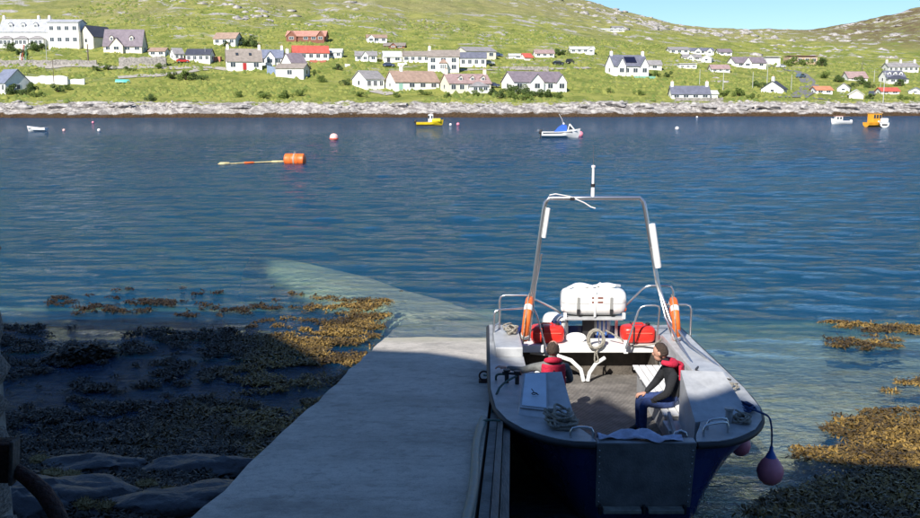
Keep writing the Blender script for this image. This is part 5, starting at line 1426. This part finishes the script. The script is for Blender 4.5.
# shrubs
M_LEAF = mat('shrub_leaf', (.10, .15, .03), .7, scale=1.5, col2=(.045, .08, .018))
M_LEAF2 = mat('shrub_leaf_light', (.17, .22, .04), .7, scale=1.5, col2=(.08, .13, .022))
M_STEM = mat('shrub_stem', (.07, .05, .035), .9)
def leaf_blob(seed, n=1500):
    r = np.random.RandomState(seed); lob = r.normal(0, .42, (9, 3)); lob[:, 2] = np.abs(lob[:, 2]) * .8 + .25; rad = .28 + .25 * r.rand(9)
    k = r.randint(0, 9, n); d = r.normal(0, 1, (n, 3)); d /= np.linalg.norm(d, axis=1)[:, None]
    c = lob[k] + d * rad[k][:, None] * (.55 + .45 * r.rand(n))[:, None]; c[:, 2] = np.maximum(c[:, 2], .02)
    t = r.normal(0, 1, (n, 3)); t /= np.linalg.norm(t, axis=1)[:, None]; b = np.cross(t, r.normal(0, 1, (n, 3))); b /= np.linalg.norm(b, axis=1)[:, None]
    s = (.045 + .05 * r.rand(n))[:, None]
    return c, t, b, s
LEAVES = []
for k in range(4):
    c, t, b, s = leaf_blob(k + 5); n = len(c)
    co = np.stack([c - t * s, c + b * s * .6, c + t * s, c - b * s * .6], 1).reshape(-1, 3); q = np.arange(n * 4).reshape(n, 4)
    LEAVES.append((np_mesh('foliage', co, q, M_LEAF), np_mesh('foliage', co, q, M_LEAF2)))
stem = MB()
for a in range(5): stem.tube([(0, 0, -.3), (.15 * math.cos(a * 1.25), .15 * math.sin(a * 1.25), .3), (.4 * math.cos(a * 1.25), .4 * math.sin(a * 1.25), .75)], [.05, .035, .015], 5)
STEM = stem.mesh('stem'); STEM.materials.append(M_STEM)
SHR = [(13, 94, 14, 0), (24, 95, 12, 0), (30, 90, 12, 0), (58, 92, 11, 0), (68, 90, 8, 1), (37, 97, 9, 1), (150, 101, 10, 0), (172, 79, 12, 1), (185, 80, 14, 1), (199, 80, 12, 0), (225, 46, 8, 0), (246, 46, 14, 0), (255, 47, 10, 0), (160, 68, 9, 1), (508, 92, 12, 0), (518, 94, 14, 0), (527, 96, 13, 0), (538, 97, 14, 0), (548, 97, 12, 0), (500, 98, 12, 0), (512, 99, 13, 1), (525, 100, 12, 1), (490, 95, 10, 0), (475, 96, 10, 1), (560, 98, 10, 1),
       (314, 74, 8, 1), (338, 70, 10, 0), (345, 85, 9, 0), (322, 82, 10, 1), (264, 98, 12, 1), (285, 98, 13, 1), (300, 96, 10, 1), (240, 97, 9, 1), (757, 87, 11, 0), (764, 88, 8, 0), (825, 78, 9, 1), (838, 82, 10, 0), (850, 88, 9, 0), (870, 88, 10, 0), (860, 84, 11, 0), (822, 66, 12, 0), (800, 65, 14, 1), (790, 66, 10, 1), (726, 97, 11, 1), (738, 96, 12, 1), (752, 99, 10, 1), (655, 76, 9, 1), (668, 77, 8, 0), (900, 86, 10, 0), (905, 100, 9, 1), (556, 55, 10, 0), (563, 55, 8, 0), (448, 98, 9, 1), (425, 95, 10, 1), (398, 97, 8, 1), (360, 97, 9, 1), (12, 51, 12, 0), (36, 50, 14, 0), (42, 50, 10, 0), (20, 55, 9, 0), (870, 99, 8, 0), (640, 95, 9, 1), (610, 93, 8, 1), (108, 70, 9, 1), (95, 72, 9, 1), (130, 71, 8, 1)]
LM = [(25, 48, 'the porched white building'), (95, 60, 'the cream gable house'), (125, 70, 'the purple slate roof'), (45, 92, 'the long pale roofless wall'), (8, 92, 'the left edge house'), (190, 62, 'the dark panelled roof'), (227, 45, 'the lone tan roofed bungalow'), (242, 70, 'the red door cottage'), (292, 78, 'the long pale shed'), (310, 60, 'the bright red roof'), (366, 62, 'the grey roofed cottage with central gable'), (367, 89, 'the broad gabled white cottage'), (412, 90, 'the green garage door'), (465, 92, 'the dormered stone house'), (534, 91, 'the large purple slate roof'), (544, 57, 'the pink roofed cottage on the slope'), (627, 76, 'the solar panel house'), (690, 99, 'the blue slate shore cottage'), (776, 92, 'the steep dark roofed cottage'), (802, 63, 'the tan flat roofed building'), (822, 93, 'the orange roof'), (857, 98, 'the cream gable end'), (856, 80, 'the pink roof at the right'), (889, 94, 'the red roof at the right'), (894, 83, 'the dormered veranda house'), (740, 99, 'the open grass pole')]
def near_mark(px, py): return min(LM, key=lambda m: (m[0] - px) ** 2 + 4 * (m[1] - py) ** 2)
def ranks(items, key):
    """place of each item among those of its landmark, from the left"""
    W = ['leftmost', 'second', 'third', 'fourth', 'fifth', 'sixth', 'seventh', 'eighth', 'ninth', 'tenth', 'eleventh', 'twelfth']
    out = {}
    for k in set(map(key, items)):
        g = sorted([i for i in items if key(i) == k], key=lambda i: i[0])
        for n_, i in enumerate(g): out[i] = '' if len(g) == 1 else ('rightmost' if n_ == len(g) - 1 else W[n_] + (' from left' if n_ else ''))
    return out
RK = ranks(SHR, lambda i: (near_mark(i[0], i[1])[2], i[3]))
for i, it in enumerate(SHR):
    px, py, wpx, li = it
    p = hill_hit(px, py); k = (p - Vector((0, 0, CAM_H))).length / F; s = wpx * k / 1.7
    root = empty('shrub', p, rng.uniform(0, 6.28)); root.scale = (s, s, s * .85)
    rk = RK[it]; lb = ('dark' if li == 0 else 'light') + ' green shrub nearest ' + near_mark(px, py)[2] + ((', ' + rk + ' there') if rk else '')
    tag(root, lb, 'shrub', 'dark shrubs of the village' if li == 0 else 'light shrubs of the village')
    link('foliage', LEAVES[i % 4][li], root); link('stem', STEM, root)
# bracken and rough grass clumps
N = 42000
xx = r2.uniform(-170, 190, N); yy = 258 + 210 * r2.rand(N) ** 1.5
hz_ = hill_h(xx, yy); kp = (hz_ > 3.9) & (fbm(xx / 14, yy / 10, 97, 4) + .25 * r2.normal(0, 1, N) > .0)
xx, yy, hz_ = xx[kp], yy[kp], hz_[kp]; n = len(xx)
M_BRACK = NB('bracken'); ri = M_BRACK.geo.outputs['Random Per Island']
cb = M_BRACK.mix(M_BRACK.rampf(ri, 0, 1), (.12, .165, .028), (.25, .26, .055)); M_BRACK.L(cb, M_BRACK.b.inputs['Base Color']); M_BRACK.b.inputs['Roughness'].default_value = .9
s = (.35 + .75 * r2.rand(n) ** 2)
a = r2.rand(n) * 6.28
co = np.empty((n, 5, 3))
for j in range(4):
    ang = a + j * math.pi / 2 + r2.normal(0, .25, n); co[:, j, 0] = xx + np.cos(ang) * s * 1.1; co[:, j, 1] = yy + np.sin(ang) * s * 1.1; co[:, j, 2] = hz_ - .1
co[:, 4, 0] = xx + r2.normal(0, .2, n) * s; co[:, 4, 1] = yy; co[:, 4, 2] = hz_ + s * (.5 + .6 * r2.rand(n))
b = np.arange(n)[:, None] * 5
q = np.concatenate([b + np.array([[j, (j + 1) % 4, 4]]) for j in range(4)])
o = link('bracken', np_mesh('bracken', co.reshape(-1, 3), q, M_BRACK.m)); tag(o, 'green bracken and rough grass tussocks over the village slope', 'bracken', kind='stuff')

# ================================================================== buoys and boats on the bay
def buoy(px, py, dia, m, label, band=None, name='mooring_buoy'):
    p = on_z(px, py); root = empty(name, (p.x, p.y, 0)); tag(root, label, 'buoy', 'mooring buoys on the bay')
    r = dia / 2
    prof = [(max(.001, r * math.cos(t)), r * .55 + r * math.sin(t)) for t in np.linspace(-math.pi / 2, math.pi / 2, 13)]
    b = MB().lathe(prof, n=20).build('float', m, root, 60)
    if band: MB().lathe([(r * 1.01, r * .18), (r * 1.03, r * .25), (r * 1.03, r * .38), (r * 1.01, r * .45)], n=20).build('band', band, root, 60)
    MB().tube([(r * .15 * math.cos(t), 0, r * 1.55 + r * .15 * math.sin(t)) for t in np.linspace(0, 6.28, 10)[:-1]], r * .05, 5, closed=True).build('eye', M_DARK, root)
M_PALEPINK = mat('faded_pink', (.78, .50, .46), .5, var=.15, scale=2); M_ORED = mat('orange_red', (.75, .10, .04), .45)
buoy(334, 140, 1.05, M_PALEPINK, 'large faded pink buoy with a red band right of the orange barrel', M_ORED)
buoy(677, 129.3, .6, M_WHITE, 'white buoy alone on the water right of the antenna', None)
buoy(64, 131, .45, M_PALEPINK, 'small pink buoy right of the grey dinghy')
buoy(93, 123, .5, M_PINK, 'small pink buoy nearest the far left shore')
buoy(99, 131, .5, M_WHITE, 'small white buoy just below the pink one at the left')
buoy(450.5, 125.3, .5, M_WHITE, 'white buoy right of the yellow boat')
buoy(458, 125, .6, M_PINK, 'pink buoy beside the white one right of the yellow boat')
buoy(697, 117.5, .5, M_WHITE, 'tiny white buoy close to the far shore')
buoy(580, 136, .85, M_PINK, 'pink buoy touching the bow of the blue canopied boat')
# orange barrel with a floating hose
p = on_z(295, 163); br = empty('barrel_buoy', (p.x, p.y, .15)); br.rotation_euler = (0, 0, R(-8)); tag(br, 'orange barrel buoy with pale strap floating in mid bay', 'buoy')
MB().lathe([(.001, -.82), (.36, -.81), (.46, -.74), (.48, -.60), (.48, -.30), (.50, -.27), (.48, -.24), (.48, .24), (.50, .27), (.48, .30), (.48, .60), (.46, .74), (.36, .81), (.001, .82)], (0, 0, .12), 24, 'x').build('barrel', M_ORANGE, br, 40)
MB().lathe([(.49, -.06), (.51, -.05), (.51, .05), (.49, .06)], (0, 0, .12), 24, 'x').build('strap', M_ROPE, br, 40)
MB().tube([(.07 * math.cos(t), 0, .66 + .08 * math.sin(t)) for t in np.linspace(0, 6.28, 10)[:-1]], .02, 5, closed=True).build('lifting_eye', M_ROPE, br)
pts = [on_z(px, py, .04) for px, py in ((285, 161.5), (270, 161.8), (255, 162.5), (243, 163), (231, 163.6), (218, 164))]
hs = empty('floating_hose', pts[-1]); tag(hs, 'yellowish floating hose with orange floats trailing left of the barrel', 'hose')
o_ = pts[-1]
M_HOSE = mat('yellow_hose', (.55, .48, .25), .6, var=.2, scale=4)
MB().tube([q - o_ for q in pts], .06, 8).build('line', M_HOSE, hs, 60)
for a_, b_, m_, rr_ in ((0, 1, M_HOSE, .10), (2, 3, M_ORANGE, .09), (4, 5, M_HOSE, .14)):
    A, B = pts[a_] - o_, pts[b_] - o_; MB().tube([A.lerp(B, t) for t in (.05, .15, .85, .95)], [.04, rr_, rr_, .04], 10).build('float', m_, hs, 60)

def hull_mesh(L, W, H, rake=.35, sheer=.25, dr=.25):
    """small boat, bow towards +x"""
    m = MB(); ns = 11; V = []
    for i in range(ns):
        t = i / (ns - 1); x = -L / 2 + L * t
        w_ = W / 2 * (min(1, (1 - t) * 2.6) ** .6 if t > .45 else .92 + .08 * t / .45); w_ = max(w_, .02)
        s = H + sheer * max(0, t - .3) ** 2 * 2; xk = x - rake * max(0, t - .75) * 3
        V += [(x, -w_, s), (x - .1 * t, -w_ * .86, s * .35), (xk, 0, -dr), (x - .1 * t, w_ * .86, s * .35), (x, w_, s)]
    Fc = [(i * 5 + j, i * 5 + j + 1, i * 5 + 6 + j, i * 5 + 5 + j) for i in range(ns - 1) for j in range(4)]
    Fc.append((0, 1, 2, 3, 4)); dk = [(i * 5, i * 5 + 4, i * 5 + 9, i * 5 + 5) for i in range(ns - 1)]
    m.add(V, Fc + dk); return m
M_YEL = mat('yellow_paint', (.80, .58, .02), .45, var=.1, scale=2); M_BLUECAN = mat('blue_canvas', (.03, .12, .60), .8, var=.2, scale=3); M_ORY = mat('orange_yellow_paint', (.78, .36, .03), .45, var=.12, scale=2)
def boat_root(px, py, rz, label): 
    p = on_z(px, py); b = empty('moored_boat', (p.x, p.y, 0), R(rz)); tag(b, label, 'boat', 'boats moored on the bay'); return b
def motor(b, x, m=M_DARK):
    o = MB().bbox((x, 0, .75), (.45, .35, .55), .1).build('outboard', m, b, 60); MB().box((x, 0, .25), (.15, .12, .7)).build('motor_leg', m, o)
# yellow boat
b = boat_root(430, 125.5, 0, 'yellow work boat with white cabin and dark outboard near the far shore')
hull_mesh(4.9, 1.9, .62, .5, .5).build('hull', M_YEL, b, 40)
MB().bbox((1.15, 0, .95), (1.7, 1.4, .7), .25).build('foredeck_hood', M_YEL, b, 60)
c_ = MB().bbox((.15, 0, 1.25), (.9, 1.2, 1.5), .06).build('cabin', M_WHITE, b)
for x in (-.16, .36): MB().box((x, -.61, 1.55), (.26, .04, .55)).build('cabin_window', M_PANE, c_)
MB().box((.62, 0, 1.6), (.04, .9, .45)).build('cabin_window', M_PANE, c_)
MB().box((0, 0, .04), (4.5, 1.7, .10)).build('waterline_stripe', M_DARK, b); motor(b, -2.65)
# white boat with blue canopy
b = boat_root(561, 137.5, -6, 'white motor boat with blue canopy moored in mid bay')
hull_mesh(4.9, 1.9, .75, .5, .45).build('hull', M_GRP, b, 40)
MB().tube([(-2.3, -.92, .62), (0, -.96, .66), (1.4, -.72, .78)], .045, 6).build('rubbing_strake', M_TIMB, b)
MB().prism([(-.9, .72), (.75, .80), (.70, 1.55), (.15, 1.65), (-.35, 1.35)], 'y', -.72, .72).build('canopy', M_BLUECAN, b)
w_ = MB().prism([(.75, .78), (2.0, .92), (1.75, 1.02), (1.15, 1.75), (1.02, 1.75)], 'y', -.62, .62).build('cuddy', M_GRP, b)
for s_ in (-1, 1): MB().prism([(.95, .98), (1.55, 1.05), (1.15, 1.52), (1.0, 1.5)], 'y', s_ * .62, s_ * .645).build('cuddy_window', M_PANE, w_)
MB().tube([(.30, 0, 1.6), (.10, 0, 2.3), (-.3, 0, 3.0)], .022, 5).build('aerial', M_WHITE, b); MB().ball((.32, 0, 1.75), (.25, .25, .3), 6).build('lamp', M_WHITE, b, 60)
motor(b, -2.6); MB().box((-2.9, 0, .9), (.3, .5, .25)).build('motor_bracket', M_STEEL, b)
# small white boat with brown trim, right
b = boat_root(841, 123.8, 176, 'small white boat with a little wheelhouse left of the orange boat')
hull_mesh(3.9, 1.5, .62, .4, .5).build('hull', M_GRP, b, 40)
c_ = MB().bbox((.55, 0, 1.0), (1.4, 1.2, .9), .15).build('wheelhouse', M_WHITE, b, 40)
for x in (.25, .8): MB().box((x, .605, 1.12), (.34, .04, .42)).build('wheelhouse_window', M_PANE, c_)
MB().box((.55, 0, 1.5), (1.6, 1.3, .06)).build('wheelhouse_roof', mat('brick_pink_paint', (.55, .25, .2), .5), c_)
MB().tube([(-.1, 0, 1.5), (-1.6, 0, 1.45)], .03, 5).build('boom', M_TIMB, b); MB().bbox((-1.85, 0, .55), (.35, .5, .5), .08).build('outboard', M_WHITE, b)
# orange boat and tender, far right
b = boat_root(874, 126.5, 20, 'orange yellow boat with square wheelhouse near the right edge')
hull_mesh(3.6, 1.8, .75, .3, .4).build('hull', M_ORY, b, 40); c_ = MB().bbox((0, 0, 1.5), (1.9, 1.4, 1.6), .08).build('wheelhouse', M_ORY, b)
for x in (-.6, 0, .6): MB().box((x, -.71, 1.75), (.42, .04, .6)).build('wheelhouse_window', M_PANE, c_)
MB().box((0, 0, 2.33), (2.1, 1.6, .08)).build('wheelhouse_roof', mat('pale_orange', (.75, .45, .2), .5), c_)
MB().box((.3, -.75, .8), (.4, .05, .5)).build('white_panel', M_WHITE, b); MB().tube([(.2, 0, 2.3), (.2, 0, 3.2)], .03, 5).build('mast', M_STEEL, b)
b = boat_root(884, 127, 70, 'white boat with open dark stern alongside the orange boat')
hull_mesh(3.0, 1.6, .7, .3, .4).build('hull', M_GRP, b, 40); MB().bbox((.2, 0, 1.15), (1.0, 1.2, .8), .15).build('wheelhouse', M_WHITE, b, 40)
MB().box((-1.46, 0, .42), (.12, .9, .3)).build('stern_opening', M_DARK, b); MB().tube([(-1.2, -.7, .8), (-1.2, -.7, 1.5), (-1.2, .7, 1.5), (-1.2, .7, .8)], .04, 6).build('stern_hoop', M_STEEL, b)
# grey dinghy, left
b = boat_root(37, 131, 174, 'pale grey open dinghy moored at the far left')
hull_mesh(3.1, 1.3, .55, .3, .25, .15).build('hull', M_WHITE, b, 40); MB().box((0, 0, .50), (2.5, 1.1, .02)).build('inside', M_DECK, b)
for x in (-.6, .5): MB().box((x, 0, .56), (.22, 1.15, .04)).build('thwart', M_TIMB, b)
# upturned turquoise boat ashore
p = hill_hit(123, 83); b = empty('upturned_boat', p, R(5)); tag(b, 'turquoise upturned boat lying ashore below the left coast road', 'boat')
o = hull_mesh(4.2, 1.6, .6, .4, .3).build('hull', mat('turquoise_paint', (.10, .42, .38), .5), b, 40); o.rotation_euler = (math.pi, 0, 0); o.location = (0, 0, .8)
MB().box((0, 0, 1.02), (3.4, .06, .06)).build('keel', M_TIMB, b)
